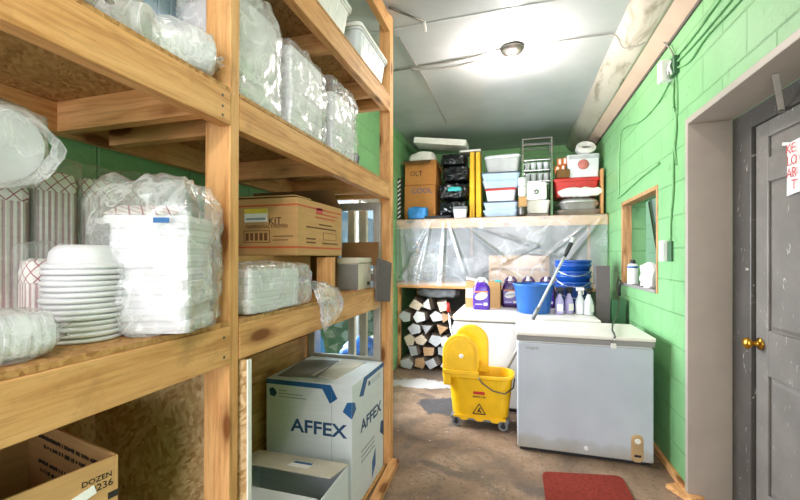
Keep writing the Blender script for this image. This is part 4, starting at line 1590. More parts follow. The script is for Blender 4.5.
for k, (x, z, mt, lab) in enumerate(((.085, 0, 'darksteel', 'small dark steel pot at the bottom left of the wire rack'), (.085, .111, 'card', 'small tan box on the dark pot by the tubs'), (.085, .227, 'foam_warm', 'small white bowl stack on the tan box by the tubs'), (.085, .338, 'clearwhite', 'clear glass jar group on the white bowls by the tubs'))):
    if mt == 'card':
        o = M().box(x - .045, x + .045, 4.69, 4.775, ZD + z, ZD + z + .115).build('small_box', mt, base=(x, 4.735, ZD + z), bevel=.004)
    else:
        o = M().lathe([(.040, ZD + z), (.050, ZD + z + .03), (.048, ZD + z + .10), (.053, ZD + z + .107), (.044, ZD + z + .11)], (x, 4.735, 0), 20).build({'darksteel': 'small_pot', 'foam_warm': 'bowl_stack', 'clearwhite': 'glass_jar'}[mt], mt, base=(x, 4.735, ZD + z), smooth=True)
    tag(o, lab, {'card': 'box', 'darksteel': 'pot', 'foam_warm': 'bowls', 'clearwhite': 'jar'}[mt])
# wire rack with legs up
rk = thing('wire_rack', 'chrome wire rack with raised end frame among the glassware', 'rack', (.24, 4.92, ZD + .42))
zr = ZD + .415
m = M()
for z in (zr, zr + .13, zr + .25):
    for y in (4.82, 5.02):
        m.slab((.09, y, z), (.40, y, z), .008, .008)
    for i in range(9):
        x = .09 + .31 * i / 8
        m.slab((x, 4.82, z + .004), (x, 5.02, z + .004), .005, .005)
m.build('wire_shelves', 'chrome', rk)
for x in (.085, .405):
    for y in (4.815, 5.025):
        M().tube([(x, y, ZD + .001), (x, y, zr + .50)], .014, 8).build('leg', 'chrome', rk)
m = M()
for z in (zr + .50, zr + .43):
    m.tube([(.085, 4.815, z), (.405, 4.815, z)], .011, 8)
    m.tube([(.085, 5.025, z), (.405, 5.025, z)], .008, 8)
    m.tube([(.085, 4.815, z), (.085, 5.025, z)], .008, 8)
    m.tube([(.405, 4.815, z), (.405, 5.025, z)], .008, 8)
m.build('end_frame', 'chrome', rk)
j0 = None
for k, (x, y, z) in enumerate([(.14 + .07 * i, 4.87 + .08 * j, zr + .008) for i in range(4) for j in range(2)] + [(.14 + .07 * i, 4.88, zr + .138) for i in range(4)]):
    row = 'lower' if z < zr + .1 else 'upper'
    nth = ['first', 'second', 'third', 'fourth'][int(round((x - .14) / .07))]
    lab = 'frosted drinking glass, %s from the tubs on %s wire shelf%s' % (nth, row, ', rear row' if y > 4.9 else '')
    if j0 is None:
        j0 = thing('drinking_glass', lab, 'glass', (x, y, z), 0, 'glasses in the wire rack')
        M().lathe([(.024, 0), (.030, .09), (.031, .092), (.028, .09), (.022, .006)], (0, 0, 0), 16).build('tumbler', 'clearwhite', j0, smooth=True, world=False)
    else:
        dup(j0, (x, y, z), lab)

# right end of the shelf: roasting pans, red crate, organiser
for k, (z, w, lab) in enumerate(((0, .50, 'wide steel roasting pan at the bottom of the right stack'), (.075, .44, 'steel roasting pan nested second in the right stack'))):
    t = thing('roasting_pan', lab, 'pan', (.70, 4.93, ZD + z), 0, 'steel roasting pans')
    M().loft([rrect(w * .8, .22, .06, ZD + z, 4, (.70, 4.93)), rrect(w * .95, .29, .08, ZD + z + .06, 4, (.70, 4.93)), rrect(w, .31, .08, ZD + z + .07, 4, (.70, 4.93)), rrect(w * .93, .28, .08, ZD + z + .074, 4, (.70, 4.93))]).build('pan_body', 'steel', t, smooth=False)
    for sx_ in (-1, 1):
        M().tube([(.70 + sx_ * (w * .47), 4.88, ZD + z + .05), (.70 + sx_ * (w * .53), 4.90, ZD + z + .06), (.70 + sx_ * (w * .53), 4.96, ZD + z + .06), (.70 + sx_ * (w * .47), 4.98, ZD + z + .05)], .006, 6).build('handle', 'chrome', t)
t = thing('domed_lid', 'domed steel pan lid on top of the roasting pans', 'lid', (.70, 4.93, ZD + .15))
M().loft([rrect(.42 * s_, .28 * s_, .1 * s_, ZD + .151 + z, 5, (.70, 4.93)) for s_, z in ((1, 0), (.97, .02), (.85, .045), (.6, .062), (.25, .068))]).build('dome', 'steel', t, smooth=True)
tag(M().film((.71, 4.785, ZD + .262), (.44, .07, .085), 81, .016, 12, 14, .55).build('white_bag', 'foam_warm', base=(.71, 4.785, ZD + .22), smooth=True), 'crumpled white plastic bag in front of the red crate', 'bag')
t = thing('red_crate', 'red plastic crate above the roasting pans', 'crate', (.68, 5.02, ZD + .23))
M().loft([rrect(.42, .30, .02, ZD + .222, 3, (.67, 5.0)), rrect(.46, .34, .02, ZD + .395, 3, (.67, 5.0))]).build('crate_body', 'red', t)
M().loft([rrect(.49, .37, .02, ZD + .396, 3, (.67, 5.0)), rrect(.49, .37, .02, ZD + .425, 3, (.67, 5.0)), rrect(.44, .33, .02, ZD + .44, 3, (.67, 5.0))]).build('lid', 'red', t)
t = thing('organiser_box', 'clear organiser box holding red things above the red crate', 'box', (.74, 4.95, ZD + .442))
M().loft([rrect(.32, .24, .02, ZD + .442, 3, (.745, 4.97)), rrect(.34, .26, .02, ZD + .70, 3, (.745, 4.97))]).build('case', 'clearwhite', t)
M().lathe([(.058, 0), (.054, -.006), (.0, -.01)], (.745, 4.8385, ZD + .585), 20, axis='Y', cap1=False).build('red_disc', 'salmon', t, smooth=True)
M().box(.59, .90, 4.835, 4.8385, ZD + .65, ZD + .69).build('lid_band', 'lightgrey', t)
t = thing('green_box', 'small grey-green box in front of the orange packets', 'box', (.53, 4.86, ZD + .442))
M().obox((.53, 4.865, ZD + .492), (.14, .08, .095), (0, 0, .1)).build('box_body', 'card_in', t, bevel=.004)
for k, (x, z) in enumerate(((.475, .55), (.535, .56), (.50, .64), (.555, .645))):
    lab = ['orange striped packet resting on the small grey-green box, beside the rack', 'orange striped packet resting on the small grey-green box, beside the organiser', 'orange striped packet on top of another, beside the wire rack', 'orange striped packet on top of another, beside the organiser'][k]
    t = thing('snack_packet', lab, 'packet', (x, 4.90, ZD + z), 0, 'orange packets on the far shelf')
    M().film((x, 4.91, ZD + z + .0), (.055, .06, .09), 90 + k, .003, 12, 6, .4).build('wrapper', 'orange', t, smooth=True)
    M().box(x - .012, x + .012, 4.872, 4.878, ZD + z - .03, ZD + z + .03).build('white_stripe', 'white', t)
t = thing('tape_roll', 'white roll of tape lying tilted on top of the organiser box', 'tape', (.78, 4.95, ZD + .70))
m = M()
rings = []
for i in range(28):
    q = 2 * PI * i / 28
    c_ = Vector((.78 + .075 * math.cos(q), 4.93 + .06 * math.sin(q), ZD + .785 + .055 * math.sin(q)))
    u_ = Vector((math.cos(q), .3 * math.sin(q), math.sin(q))).normalized() * .03
    v_ = Vector((0, .04, -.008))
    rings.append([c_ + u_ + v_, c_ - u_ + v_, c_ - u_ - v_, c_ + u_ - v_])
rings.append(rings[0])
m.loft(rings, False, False)
m.build('roll', 'white', t)
tag(M().obox((.925, 4.80, ZD + .26), (.022, .10, .50), (0, 0, 0)).build('upright_board', 'pineZ', base=(.925, 4.80, ZD), bevel=.003), 'narrow tan board standing against the green right wall on shelf', 'board')

# ------------------------------------------------------------------ firewood
rnd = random.Random(11)
rows_w = [['floor row', 5], ['second row', 4], ['third row', 5], ['fourth row', 4], ['fifth row', 4], ['top row', 3]]
nthw = ['first', 'second', 'third', 'fourth', 'fifth']
pitch = .168
for r_, (rn, cnt) in enumerate(rows_w):
    for k in range(cnt):
        cx = -1.275 + pitch * k + (pitch / 2 if r_ % 2 else 0)
        cz = .078 + r_ * .143
        nn = rnd.choice((3, 4, 4, 5, 5))
        a0 = rnd.uniform(0, 6)
        poly = []
        for i in range(nn):
            a = a0 + 2 * PI * i / nn + rnd.uniform(-.22, .22)
            rr = .093 * rnd.uniform(.84, 1.0)
            poly.append((cx + rr * math.cos(a), cz + .88 * rr * math.sin(a)))
        y0 = 4.63 + rnd.uniform(-.04, .09)
        y1 = y0 + .36
        if r_ * .128 > .5 and False:
            pass
        m = M()
        yw, tl = rnd.uniform(-.07, .07), rnd.uniform(-.02, .02)
        e0 = [rnd.uniform(-.012, .012) for _ in poly]
        m.loft([[(u - yw / 2, y0 + e0[i], v - tl / 2) for i, (u, v) in enumerate(poly)],
                [(cx + (u - cx) * 1.04, (y0 + y1) / 2, cz + (v - cz) * 1.04) for u, v in poly],
                [(u + yw / 2, y1 - e0[i], v + tl / 2) for i, (u, v) in enumerate(poly)]], m=0, mcap=1)
        tone = rnd.randrange(4)
        tname = ['pale', 'grey', 'tan', 'whitish'][tone]
        o = m.build('firewood_log', ['bark', ENDS[tone]], base=(cx, y0, max(0, cz - .07)), bevel=.004)
        tag(o, '%s split log, %s from the left in the %s of firewood pile' % (tname, nthw[k], rn), 'log', 'split logs in the firewood pile')
tag(M().film((-.93, 4.86, .93), (.50, .16, .10), 95, .02, 9, 12, .5).build('grey_tarp', 'grey', base=(-.93, 4.86, .88), smooth=True), 'crumpled grey plastic sheet lying on top of the firewood', 'tarp')

# ------------------------------------------------------------------ freezers
t = thing('chest_freezer', 'long white chest freezer at the back, under the cleaning bottles', 'freezer', (.08, 3.98, 0))
X0, X1, Y0, Y1 = -.545, .685, 3.60, 4.42
M().box(X0, X1, Y0, Y1, .03, .785).build('cabinet', 'freezer_white', t, bevel=.012)
M().box(X0 + .01, X1 - .01, Y0 + .01, Y1 - .01, .786, .796).build('gasket', 'gasket', t)
M().box(X0 - .006, X1 + .006, Y0 - .012, Y1, .797, .85).build('lid', 'freezer_lid', t, bevel=.012)
M().box(X0 + .02, X1 - .02, Y0 + .02, Y1 - .02, .001, .03).build('plinth', 'black', t)

t = thing('chest_freezer', 'pale grey chest freezer in front, with padlock and tan vent cover', 'freezer', (.44, 3.18, 0))
X0, X1, Y0, Y1 = .015, .872, 2.915, 3.45
M().box(X0, X1, Y0, Y1, .025, .775).build('cabinet', 'freezer', t, bevel=.010)
M().box(X0 + .02, X1 - .02, Y0 + .02, Y1 - .02, .001, .025).build('plinth', 'black', t)
M().box(X0 + .008, X1 - .008, Y0 + .008, Y1 - .008, .776, .786).build('gasket', 'white', t)
M().box(X0 - .004, X1 + .004, Y0 - .012, Y1 + .002, .787, .822).build('lid_skirt', 'gasket', t, bevel=.004)
M().box(X0 - .008, X1 + .008, Y0 - .018, Y1 + .004, .823, .852).build('lid', 'freezer_lid', t, bevel=.008)
text('insignia', .030, (.118, Y0 - .0008, .737), '-Y', 'greycard', t, name='brand_lettering', sx=1.0)
v_ = M().loft([[(p[0] + .775, Y0 - .0, p[1] + .115) for p in rrect(.075, .185, .03, 0)], [(p[0] + .775, Y0 - .010, p[1] + .115) for p in rrect(.066, .176, .028, 0)]]).build('vent_cover', 'tanplate', t, bevel=.002)
M().box(.755, .795, Y0 - .013, Y0 - .0102, .062, .076).build('vent_slot', 'black', v_)
M().lathe([(.018, 0), (.016, -.006), (.0, -.007)], (.775, Y0 - .0101, .165), 14, axis='Y', cap1=False).build('lamp_lens', 'foam_warm', v_)
M().lathe([(.013, 0), (.012, -.012), (.0, -.014)], (.465, Y0, .075), 14, axis='Y', cap1=False).build('drain_plug', 'white', t)
t = thing('padlock', 'small brass padlock hanging at the front freezer lid', 'padlock', (.628, 2.885, .77))
M().box(.612, .644, 2.880, 2.894, .772, .806).build('lock_body', 'foam_warm', t, bevel=.004)
M().tube([(.618, 2.887, .806), (.618, 2.887, .826), (.628, 2.887, .834), (.638, 2.887, .826), (.638, 2.887, .806)], .0035, 8).build('shackle', 'chrome', t, smooth=True)
tag(M().tube([(.930, 4.07, 1.20), (.90, 4.02, 1.10), (.86, 3.75, .98), (.80, 3.55, .90), (.74, 3.40, .872), (.70, 3.25, .866), (.655, 3.05, .866), (.640, 2.93, .866), (.636, 2.885, .855), (.632, 2.885, .84)], .006, 8).build('lock_cable', 'darksteel', base=(.7, 3.3, .86), smooth=True), 'dark cable running over the front freezer lid to the padlock', 'cable')

# ------------------------------------------------------------------ on the back freezer
ZF = .852


def jug(label, loc, rz=0, half=False):
    t = thing('cleaner_jug', label, 'bottle', loc, rz, 'purple cleaner jugs')
    w, d = .17, .10
    m = M()
    m.loft([rrect(w * .94, d * .92, .03, 0), rrect(w, d, .032, .012), rrect(w, d, .032, .19), rrect(w * .93, d * .9, .03, .225), rrect(w * .62, d * .7, .025, .262), rrect(w * .40, d * .5, .02, .275)])
    m.build('jug_body', 'purple' if half else 'purpleplastic', t, bevel=0, smooth=True, world=False)
    m = M()
    m.tube([(-.055, 0, .235), (-.05, 0, .285), (-.02, 0, .312), (.03, 0, .310), (.052, 0, .28), (.055, 0, .24)], .013, 10)
    m.build('handle', 'purpleplastic' if not half else 'clearwhite', t, smooth=True, world=False)
    M().lathe([(.020, .272), (.020, .318), (.017, .322)], (0, 0, 0), 16).build('cap', 'white', t, world=False)
    lb = M().box(-.070, .070, -d / 2 - .0015, -d / 2, .035, .185).build('front_label', 'purple', t, world=False)
    M().prism([(-.062 + .124 * .5 * (1 + math.cos(q)), .135 + .036 * math.sin(q) + .012 * math.cos(q)) for q in [2 * PI * i / 22 for i in range(22)]], -d / 2 - .0022, -d / 2 - .0015).build('oval_logo', 'white', lb, world=False)
    text('Fabuloso', .034, (0, -d / 2 - .0026, .135), '-Y', 'blueink', lb, tilt=R(9), world=False)
    M().box(-.066, .066, -d / 2 - .0022, -d / 2 - .0015, .172, .186).build('orange_band', 'orange', lb, world=False)
    M().box(.025, .060, -d / 2 - .0022, -d / 2 - .0015, .045, .070).build('white_mark', 'white', lb, world=False)
    M().box(-.060, .010, -d / 2 - .0022, -d / 2 - .0015, .05, .06).build('white_line', 'lavender', lb, world=False)
    return t


g0 = jug('purple cleaner jug standing alone in front of the cardboard', (-.325, 4.03, ZF), 0, True)
jug('dark purple jug beside the cardboard, left end of the back row', (-.045, 4.30, ZF))
jug('dark purple jug in the middle of the back row above blue tub', (.135, 4.32, ZF))
jug('dark purple jug at the pail end of the back row, behind tub', (.312, 4.34, ZF))
t = carton('tan_carton', 'tan carton with white label behind the lone purple jug', -.50, -.145, 4.14, 4.40, ZF, .265, 'card')
M().box(-.495, -.425, 4.136, 4.139, ZF + .10, ZF + .20).build('paper_label', 'paper', t)
M().obox((-.17, 4.2, ZF + .278), (.06, .1, .02), (0, .1, 0)).build('teal_tab', 'teal', t)
tag(M().obox((-.44, 4.27, ZF + .285), (.13, .06, .03), (0, .25, .3)).build('white_sponge', 'white', base=(-.44, 4.27, ZF + .27), bevel=.008), 'white sponge block lying on top of the tan carton', 'sponge')
# blue tub
t = thing('blue_tub', 'round blue plastic tub on the back freezer', 'tub', (.17, 3.92, ZF))
m = M()
m.lathe([(.135, .0), (.145, .006), (.180, .255), (.192, .262), (.192, .275), (.180, .277), (.174, .262), (.140, .012), (.0, .012)], (.17, 3.93, ZF), 40, cap1=False)
m.build('tub_body', 'blue', t, smooth=True)
# blue pails
t = thing('pail', 'deep blue pail at the bottom of the pail stack', 'pail', (.55, 4.20, ZF), 0, 'nested blue pails')
pail = [(.112, 0), (.120, .006), (.158, .22), (.170, .225), (.170, .245), (.162, .247), (.162, .262), (.170, .265), (.170, .285), (.155, .287), (.152, .265), (.112, .012), (.0, .012)]
M().lathe(pail, (0, 0, 0), 36, cap1=False).build('pail_body', 'deepblue', t, smooth=True, world=False)
M().tube([(.168 * math.cos(a), -.168 * abs(math.sin(a)) - .006, .235 - .10 * math.sin(a)) for a in [PI * i / 14 for i in range(15)]], .003, 6).build('bail', 'steel', t, world=False)
for k, lab in ((1, 'deep blue pail nested in the middle of the pail stack'), (2, 'deep blue pail nested at the top of the pail stack')):
    dup(t, (.55, 4.20, ZF + .105 * k), lab)


def spray(label, loc, body, trig, rz=0):
    t = thing('spray_bottle', label, 'spray bottle', loc, rz, 'spray bottles on the freezer')
    M().lathe([(.034, 0), (.038, .006), (.038, .11), (.033, .135), (.020, .165), (.015, .185), (.014, .195)], (0, 0, 0), 20).build('bottle', body, t, smooth=True, world=False)
    M().box(-.024, .024, -.0392, -.0375, .03, .095).build('label_panel', 'white', t, world=False)
    m = M()
    m.lathe([(.017, .188), (.017, .212)], (0, 0, 0), 14)
    m.build('collar', trig, t, world=False)
    m = M()
    m.loft([[(-.030, -.011, .213), (-.030, .011, .213), (-.034, .011, .244), (-.034, -.011, .244)], [(.040, -.009, .222), (.040, .009, .222), (.036, .009, .246), (.036, -.009, .246)]])
    m.build('spray_head', trig, t, world=False, bevel=.003)
    M().tube([(.022, 0, .222), (.030, 0, .205), (.027, 0, .180)], .005, 6).build('trigger', trig, t, world=False)
    return t


spray('lavender spray bottle with black head right beside the blue tub', (.395, 3.885, ZF), 'lavender', 'black')
spray('lavender spray bottle, second from the blue tub', (.485, 3.95, ZF), 'lavender', 'black', .4)
spray('clear spray bottle, third from the blue tub', (.575, 3.93, ZF), 'clearwhite', 'white', -.2)
spray('clear spray bottle with black head at the freezer end', (.645, 3.90, ZF), 'clearwhite', 'black', .5)
tag(M().box(.705, .82, 3.90, 3.93, .001, 1.30).build('dark_board', 'blackcard', base=(.76, 3.91, 0), bevel=.003), 'tall dark grey board standing between the freezers and the wall', 'board')
tag(M().box(.83, .94, 3.86, 3.93, .001, 1.0).build('green_post', 'green_box', base=(.88, 3.9, 0), bevel=.004), 'dark green post against the right wall below the hatch', 'post')

# pole leaning through the gap
t = thing('mop_pole', 'grey telescopic pole leaning from bucket across the blue tub', 'pole', (-.12, 3.475, .3))
a, b = Vector((-.12, 3.475, .30)), Vector((.482, 3.60, 1.545))
M().tube([a, a.lerp(b, .50)], .014, 12).build('lower_tube', 'aluminium', t, smooth=True)
M().tube([a.lerp(b, .495), a.lerp(b, .88)], .0115, 12).build('upper_tube', 'lightgrey', t, smooth=True)
M().tube([a.lerp(b, .44), a.lerp(b, .52)], .018, 12).build('collar', 'grey', t, smooth=True)
M().tube([a.lerp(b, .87), a.lerp(b, .90), a.lerp(b, .985), b], [.014, .018, .018, .012], 12).build('grip', 'black', t, smooth=True)
M().tube([a.lerp(b, .965), b], [.0195, .020], 12).build('end_cap', 'lightgrey', t, smooth=True)

# ------------------------------------------------------------------ mop bucket
t = thing('mop_bucket', 'yellow wheeled mop bucket with wringer in front of back freezer', 'mop bucket', (-.29, 3.30, 0))
cx, cy = -.275, 3.30
m = M()


def ring_b(w, d, z, ox=0):
    return rrect(w, d, min(w, d) * .38, z, 6, (cx + ox, cy))


m.loft([ring_b(.43, .22, .085), ring_b(.45, .24, .10), ring_b(.515, .285, .405), ring_b(.545, .315, .410), ring_b(.545, .315, .437), ring_b(.51, .285, .437), ring_b(.43, .22, .115)], m=0)
m.build('bucket_body', 'yellow', t, smooth=False, bevel=.004)
m = M()
for i in range(9):
    pass
sk = []
for i in range(21):
    u = -.205 + .41 * i / 20
    sk.append((cx + u, .100))
low = [(cx + .205 - .41 * i / 20, .082 - .018 * (1 if (i // 3) % 2 else 0)) for i in range(21)]
m.prism(sk + low, cy - .128, cy - .112, 'XZ')
m.build('scalloped_skirt', 'yellow', t)
M().obox((cx, cy, .075), (.46, .24, .03), (0, 0, 0)).build('chassis', 'grey', t, bevel=.006)
c0 = None
for sx_ in (-1, 1):
    for sy_ in (-1, 1):
        x, y = cx + sx_ * .185, cy + sy_ * .105
        cs = M().box(x - .012, x + .012, y - .022, y + .022, .045, .072).build('caster', 'black', t, bevel=.003)
        M().lathe([(.012, -.012), (.036, -.012), (.039, -.008), (.039, .008), (.036, .012), (.012, .012)], (x, y, .040), 20, axis='Y').build('wheel', 'grey', cs, smooth=False)
        M().lathe([(.020, -.0135), (.020, .0135)], (x, y, .040), 16, axis='Y').build('hub', 'black', cs)


def arch(cx_, w, z0, zt, n=16):
    r = w / 2
    pts = [(cx_ + r, z0)]
    for i in range(n + 1):
        q = PI * i / n
        pts.append((cx_ + r * math.cos(q), zt - r + r * math.sin(q)))
    pts.append((cx_ - r, z0))
    return pts


wr = M().prism(arch(cx - .15, .285, .40, .755), cy - .150, cy - .105, 'XZ').build('wringer', 'yellow', t, bevel=.012)
M().prism(arch(cx - .15, .225, .47, .722), cy - .156, cy - .1505, 'XZ').build('front_boss', 'yellow', wr, bevel=.004)
M().prism(arch(cx - .085, .29, .40, .80), cy + .06, cy + .105, 'XZ').build('rear_plate', 'yellow', wr, bevel=.012)
M().box(cx - .29, cx - .01, cy - .105, cy + .06, .44, .52).build('press_housing', 'yellow', wr, bevel=.010)
M().box(cx - .285, cx - .22, cy - .158, cy + .11, .34, .475).build('side_bracket', 'yellow', wr, bevel=.012)
M().box(cx - .290, cx + .0, cy - .162, cy - .151, .435, .468).build('lip', 'yellow', wr, bevel=.004)
M().lathe([(.018, 0), (.016, -.004), (.0, -.005)], (cx - .14, cy - .156, .585), 14, axis='Y', cap1=False).build('pale_emblem', 'white', wr)
m = M()
m.tube([(cx - .005, cy - .163, .425), (cx + .03, cy - .175, .385), (cx + .11, cy - .180, .335), (cx + .20, cy - .165, .315), (cx + .262, cy - .06, .335), (cx + .272, cy, .39)], .0055, 8)
m.build('bail_handle', 'darksteel', t, smooth=True)
# the marks on its side
poly_print(rect(cx - .045, cx + .045, .285, .306), '-Y', cy - .139, 'red', t, 'red_badge', t=.004)
smudge(cx - .05, cx + .05, .262, .014, '-Y', cy - .134, 'brownink', t, 5)
tri = M()
outer = [(cx - .05, .125), (cx + .05, .125), (cx, .205)]
for i in range(3):
    a_, b_ = outer[i], outer[(i + 1) % 3]
    tri.slab((a_[0], cy - .1315, a_[1]), (b_[0], cy - .1315, b_[1]), .007, .003, up=(0, 1, 0))
tri.slab((cx - .012, cy - .1315, .14), (cx + .008, cy - .1315, .175), .010, .003, up=(0, 1, 0))
tri.slab((cx - .004, cy - .1315, .155), (cx + .018, cy - .1315, .138), .008, .003, up=(0, 1, 0))
tri.build('caution_triangle', 'blackink', t)
# wringer lever with red grip
lv = M().tube([(cx - .245, cy + .085, .50), (cx - .265, cy + .16, .70), (cx - .300, cy + .20, .90)], .009, 8).build('lever', 'chrome', t, smooth=True)
M().tube([(cx - .297, cy + .197, .885), (cx - .312, cy + .21, .965)], [.017, .019], 10).build('red_grip', 'red', lv, smooth=True)

# ------------------------------------------------------------------ red mat
m = M()
pts = []
for px, py in ((.165, 2.25), (.655, 2.25), (.640, 2.735), (.165, 2.65)):
    pts.append((px, py))


def rnd_poly(pts, r=.05, n=5):
    out = []
    L_ = len(pts)
    for i in range(L_):
        p, a, b = Vector(pts[i]), Vector(pts[i - 1]), Vector(pts[(i + 1) % L_])
        u, v = (a - p).normalized() * r, (b - p).normalized() * r
        for k in range(n + 1):
            s_ = k / n
            out.append(tuple((p + u) * (1 - s_) ** 2 + p * 2 * s_ * (1 - s_) + (p + v) * s_ ** 2))
    return out


pl = rnd_poly(pts)
tag(m.prism(pl, .001, .012, 'XY').build('door_mat', 'mat', base=(.4, 2.5, 0), bevel=.004), 'red rubber-backed mat on the floor before the front freezer', 'mat')

# ------------------------------------------------------------------ right wall fittings
t = thing('spray_can', 'white cylinder can with blue band on the hatch sill', 'can', (.985, 3.80, 1.146))
M().lathe([(.036, 1.146), (.040, 1.15), (.040, 1.30), (.034, 1.318), (.026, 1.322)], (.975, 3.80, 0), 22).build('can_body', 'white', t, smooth=False)
M().lathe([(.0408, 1.285), (.0408, 1.302)], (.975, 3.80, 0), 22, cap0=False, cap1=False).build('blue_band', 'blueink', t)
M().lathe([(.022, 1.323), (.022, 1.345), (.016, 1.355)], (.975, 3.80, 0), 16).build('cap', 'black', t)
tag(M().film((1.0, 3.43, 1.146 + .085), (.08, .17, .17), 101, .022, 12, 12, .55).build('plastic_bag', 'foam_warm', base=(1.0, 3.43, 1.146), smooth=True), 'crumpled white plastic bag on the hatch sill', 'bag')
t = thing('wire_clamps', 'dark hanging clamp below the corner of the hatch sill', 'clamp', (.94, 4.05, 1.15))
M().tube([(.962, 4.02, 1.13), (.94, 4.03, 1.145), (.925, 4.03, 1.10), (.928, 4.03, 1.02)], .010, 8).build('clamp_jaw', 'black', t)
M().tube([(.962, 4.10, 1.15), (.93, 4.10, 1.17), (.92, 4.10, 1.12)], .008, 8).build('clamp_grip', 'black', t)
t = thing('light_switch', 'white light switch with dark green side on the right wall', 'switch', (.955, 2.95, 1.42))
M().box(.950, .9649, 2.865, 2.925, 1.352, 1.482).build('back_box', 'green_box', t, bevel=.003)
M().box(.928, .9649, 2.935, 3.010, 1.352, 1.488).build('cover_plate', 'white', t, bevel=.003)
M().box(.919, .928, 2.966, 2.982, 1.405, 1.435).build('toggle', 'white', t, bevel=.002)
t = thing('junction_box', 'open green junction box with white side high on right wall', 'junction box', (.95, 2.83, 2.58))
M().box(.935, .9649, 2.77, 2.85, 2.51, 2.62).build('box_shell', 'green_box', t, bevel=.003)
M().obox((.930, 2.90, 2.575), (.066, .060, .13), (0, 0, .1)).build('cover_plate', 'white', t)
m = M()
m.tube([(.930, 2.80, 2.60), (.922, 2.83, 2.56), (.930, 2.84, 2.53)], .006, 6)
m.tube([(.930, 2.84, 2.60), (.923, 2.80, 2.55), (.930, 2.79, 2.51)], .006, 6)
m.build('wire_ends', 'foam_warm', t, smooth=True)


def wire(pts, label, r=.006, mat='green', name='wall_cable', cat='cable', grp='cables on the right wall'):
    ps = [Vector(p) for p in pts]
    out = []
    for i in range(len(ps) - 1):
        p0, p1, p2, p3 = ps[max(0, i - 1)], ps[i], ps[i + 1], ps[min(len(ps) - 1, i + 2)]
        for k in range(5):
            s_ = k / 5
            out.append(.5 * ((2 * p1) + (-p0 + p2) * s_ + (2 * p0 - 5 * p1 + 4 * p2 - p3) * s_ * s_ + (-p0 + 3 * p1 - 3 * p2 + p3) * s_ ** 3))
    out.append(ps[-1])
    return tag(M().tube(out, r, 7).build(name, mat, base=pts[0], smooth=True), label, cat, grp)


xw = .957
wire([(xw, 2.87, 2.53), (xw, 3.1, 2.46), (xw, 3.5, 2.46), (xw, 4.0, 2.56), (xw, 4.14, 2.50), (xw, 4.18, 2.30), (xw, 4.19, 1.95)], 'painted cable looping from the junction box down beside the shelf')
wire([(xw, 2.79, 2.62), (xw, 2.55, 2.615), (xw, 2.2, 2.64), (xw, 1.6, 2.66)], 'painted cable running from junction box above the door, upper', .007)
wire([(xw, 2.77, 2.58), (xw, 2.5, 2.565), (xw, 2.1, 2.57), (xw, 1.6, 2.59)], 'painted cable running from junction box above the door, middle', .007)
wire([(xw, 2.77, 2.54), (xw, 2.60, 2.50), (xw, 2.40, 2.53), (xw, 2.1, 2.52), (xw, 1.6, 2.53)], 'painted cable running from junction box above the door, lower', .007)
wire([(xw, 2.83, 2.50), (xw, 2.85, 2.36), (xw, 2.80, 2.20), (xw, 2.845, 2.0), (xw, 2.85, 1.8), (xw, 2.89, 1.62), (xw, 2.895, 1.484)], 'painted cable hanging from the junction box to the light switch', .007)
wire([(xw, 2.80, 2.50), (xw, 2.79, 2.30), (xw, 2.83, 2.12), (xw, 2.80, 1.95)], 'short painted cable hanging beside the switch cable', .005)
wire([(xw, 3.10, 2.03), (xw, 3.5, 2.01), (xw, 4.0, 1.965), (xw, 4.25, 1.95)], 'painted cable running just above the hatch', .008)

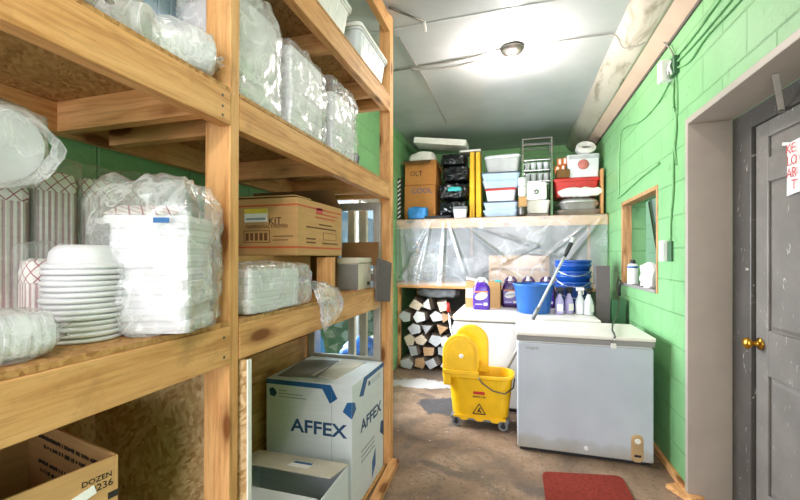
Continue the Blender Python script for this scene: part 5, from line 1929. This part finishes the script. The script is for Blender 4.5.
# ------------------------------------------------------------------ ceiling light and ceiling cables
t = thing('ceiling_light', 'bare glowing bulb in a round brown ceiling holder', 'lamp', (-.02, 3.10, ZC), 0, 'bare bulb lamps')
M().lathe([(.085, -.001), (.088, -.012), (.080, -.035), (.050, -.05), (.035, -.06)], (0, 0, 0), 28).build('holder', 'darksteel', t, smooth=True, world=False)
M().lathe([(.028, -.055), (.030, -.078), (.026, -.084)], (0, 0, 0), 18).build('socket', 'white', t, smooth=True, world=False)
tb = NT('glowing_bulb')
em = tb.n.new('ShaderNodeEmission')
em.inputs[0].default_value = (1, .91, .85, 1)
em.inputs[1].default_value = 400
tb.link(em.outputs[0], tb.out.inputs[0])
MT['bulb'] = tb.m
M().lathe([(.016, -.082), (.022, -.10), (.040, -.125), (.046, -.150), (.040, -.175), (.022, -.192), (.002, -.197)], (0, 0, 0), 22).build('bulb', 'bulb', t, smooth=True, world=False)
dup(t, (.30, -.35, ZC), 'bare bulb lamp near the entrance, outside the picture')
zc = ZC - .012
cg = 'cables on the ceiling'
wire([(-.115, 3.085, zc), (-.35, 3.13, zc - .004), (-.60, 3.16, zc), (-.85, 3.16, zc - .006), (-1.05, 3.18, zc), (-1.40, 3.2, zc)], 'grey ceiling cable from the bulb toward the shelving', .008, 'cable', 'ceiling_cable', 'cable', cg)
wire([(-.27, 3.20, zc - .004), (-.52, 3.23, zc - .008), (-.74, 3.20, zc - .010), (-.84, 3.175, zc - .014)], 'short slack ceiling cable below the main one near shelving', .007, 'cable', 'ceiling_cable', 'cable', cg)
wire([(.075, 3.08, zc), (.32, 3.08, zc), (.60, 3.085, zc), (.685, 3.09, zc - .012), (.74, 3.10, 2.862), (.82, 3.02, 2.83), (.90, 2.97, 2.86), (.93, 2.95, 2.80), (.945, 2.90, 2.74), (.952, 2.84, 2.66), (.952, 2.84, 2.622)], 'pale cable from the bulb over the cove to junction box', .0045, 'cable', 'ceiling_cable', 'cable', cg)
wire([(-.806, 2.70, zc + .004), (-.79, 3.0, zc + .004), (-.775, 3.45, zc + .004), (-.78, 4.0, zc + .004), (-.784, 4.6, zc + .004)], 'thin straight ceiling wire running toward the end wall', .005, 'cable', 'ceiling_cable', 'cable', cg)
t = thing('ceiling_hook', 'thin dark rod with pale tip hanging under ceiling by shelving', 'hook', (-.65, 2.5, ZC))
M().tube([(-.77, 2.36, ZC - .012), (-.58, 2.54, ZC - .03)], .008, 8).build('rod', 'darksteel', t, smooth=True)
M().tube([(-.58, 2.54, ZC - .03), (-.575, 2.56, ZC - .085)], .009, 8).build('pale_tip', 'white', t, smooth=True)
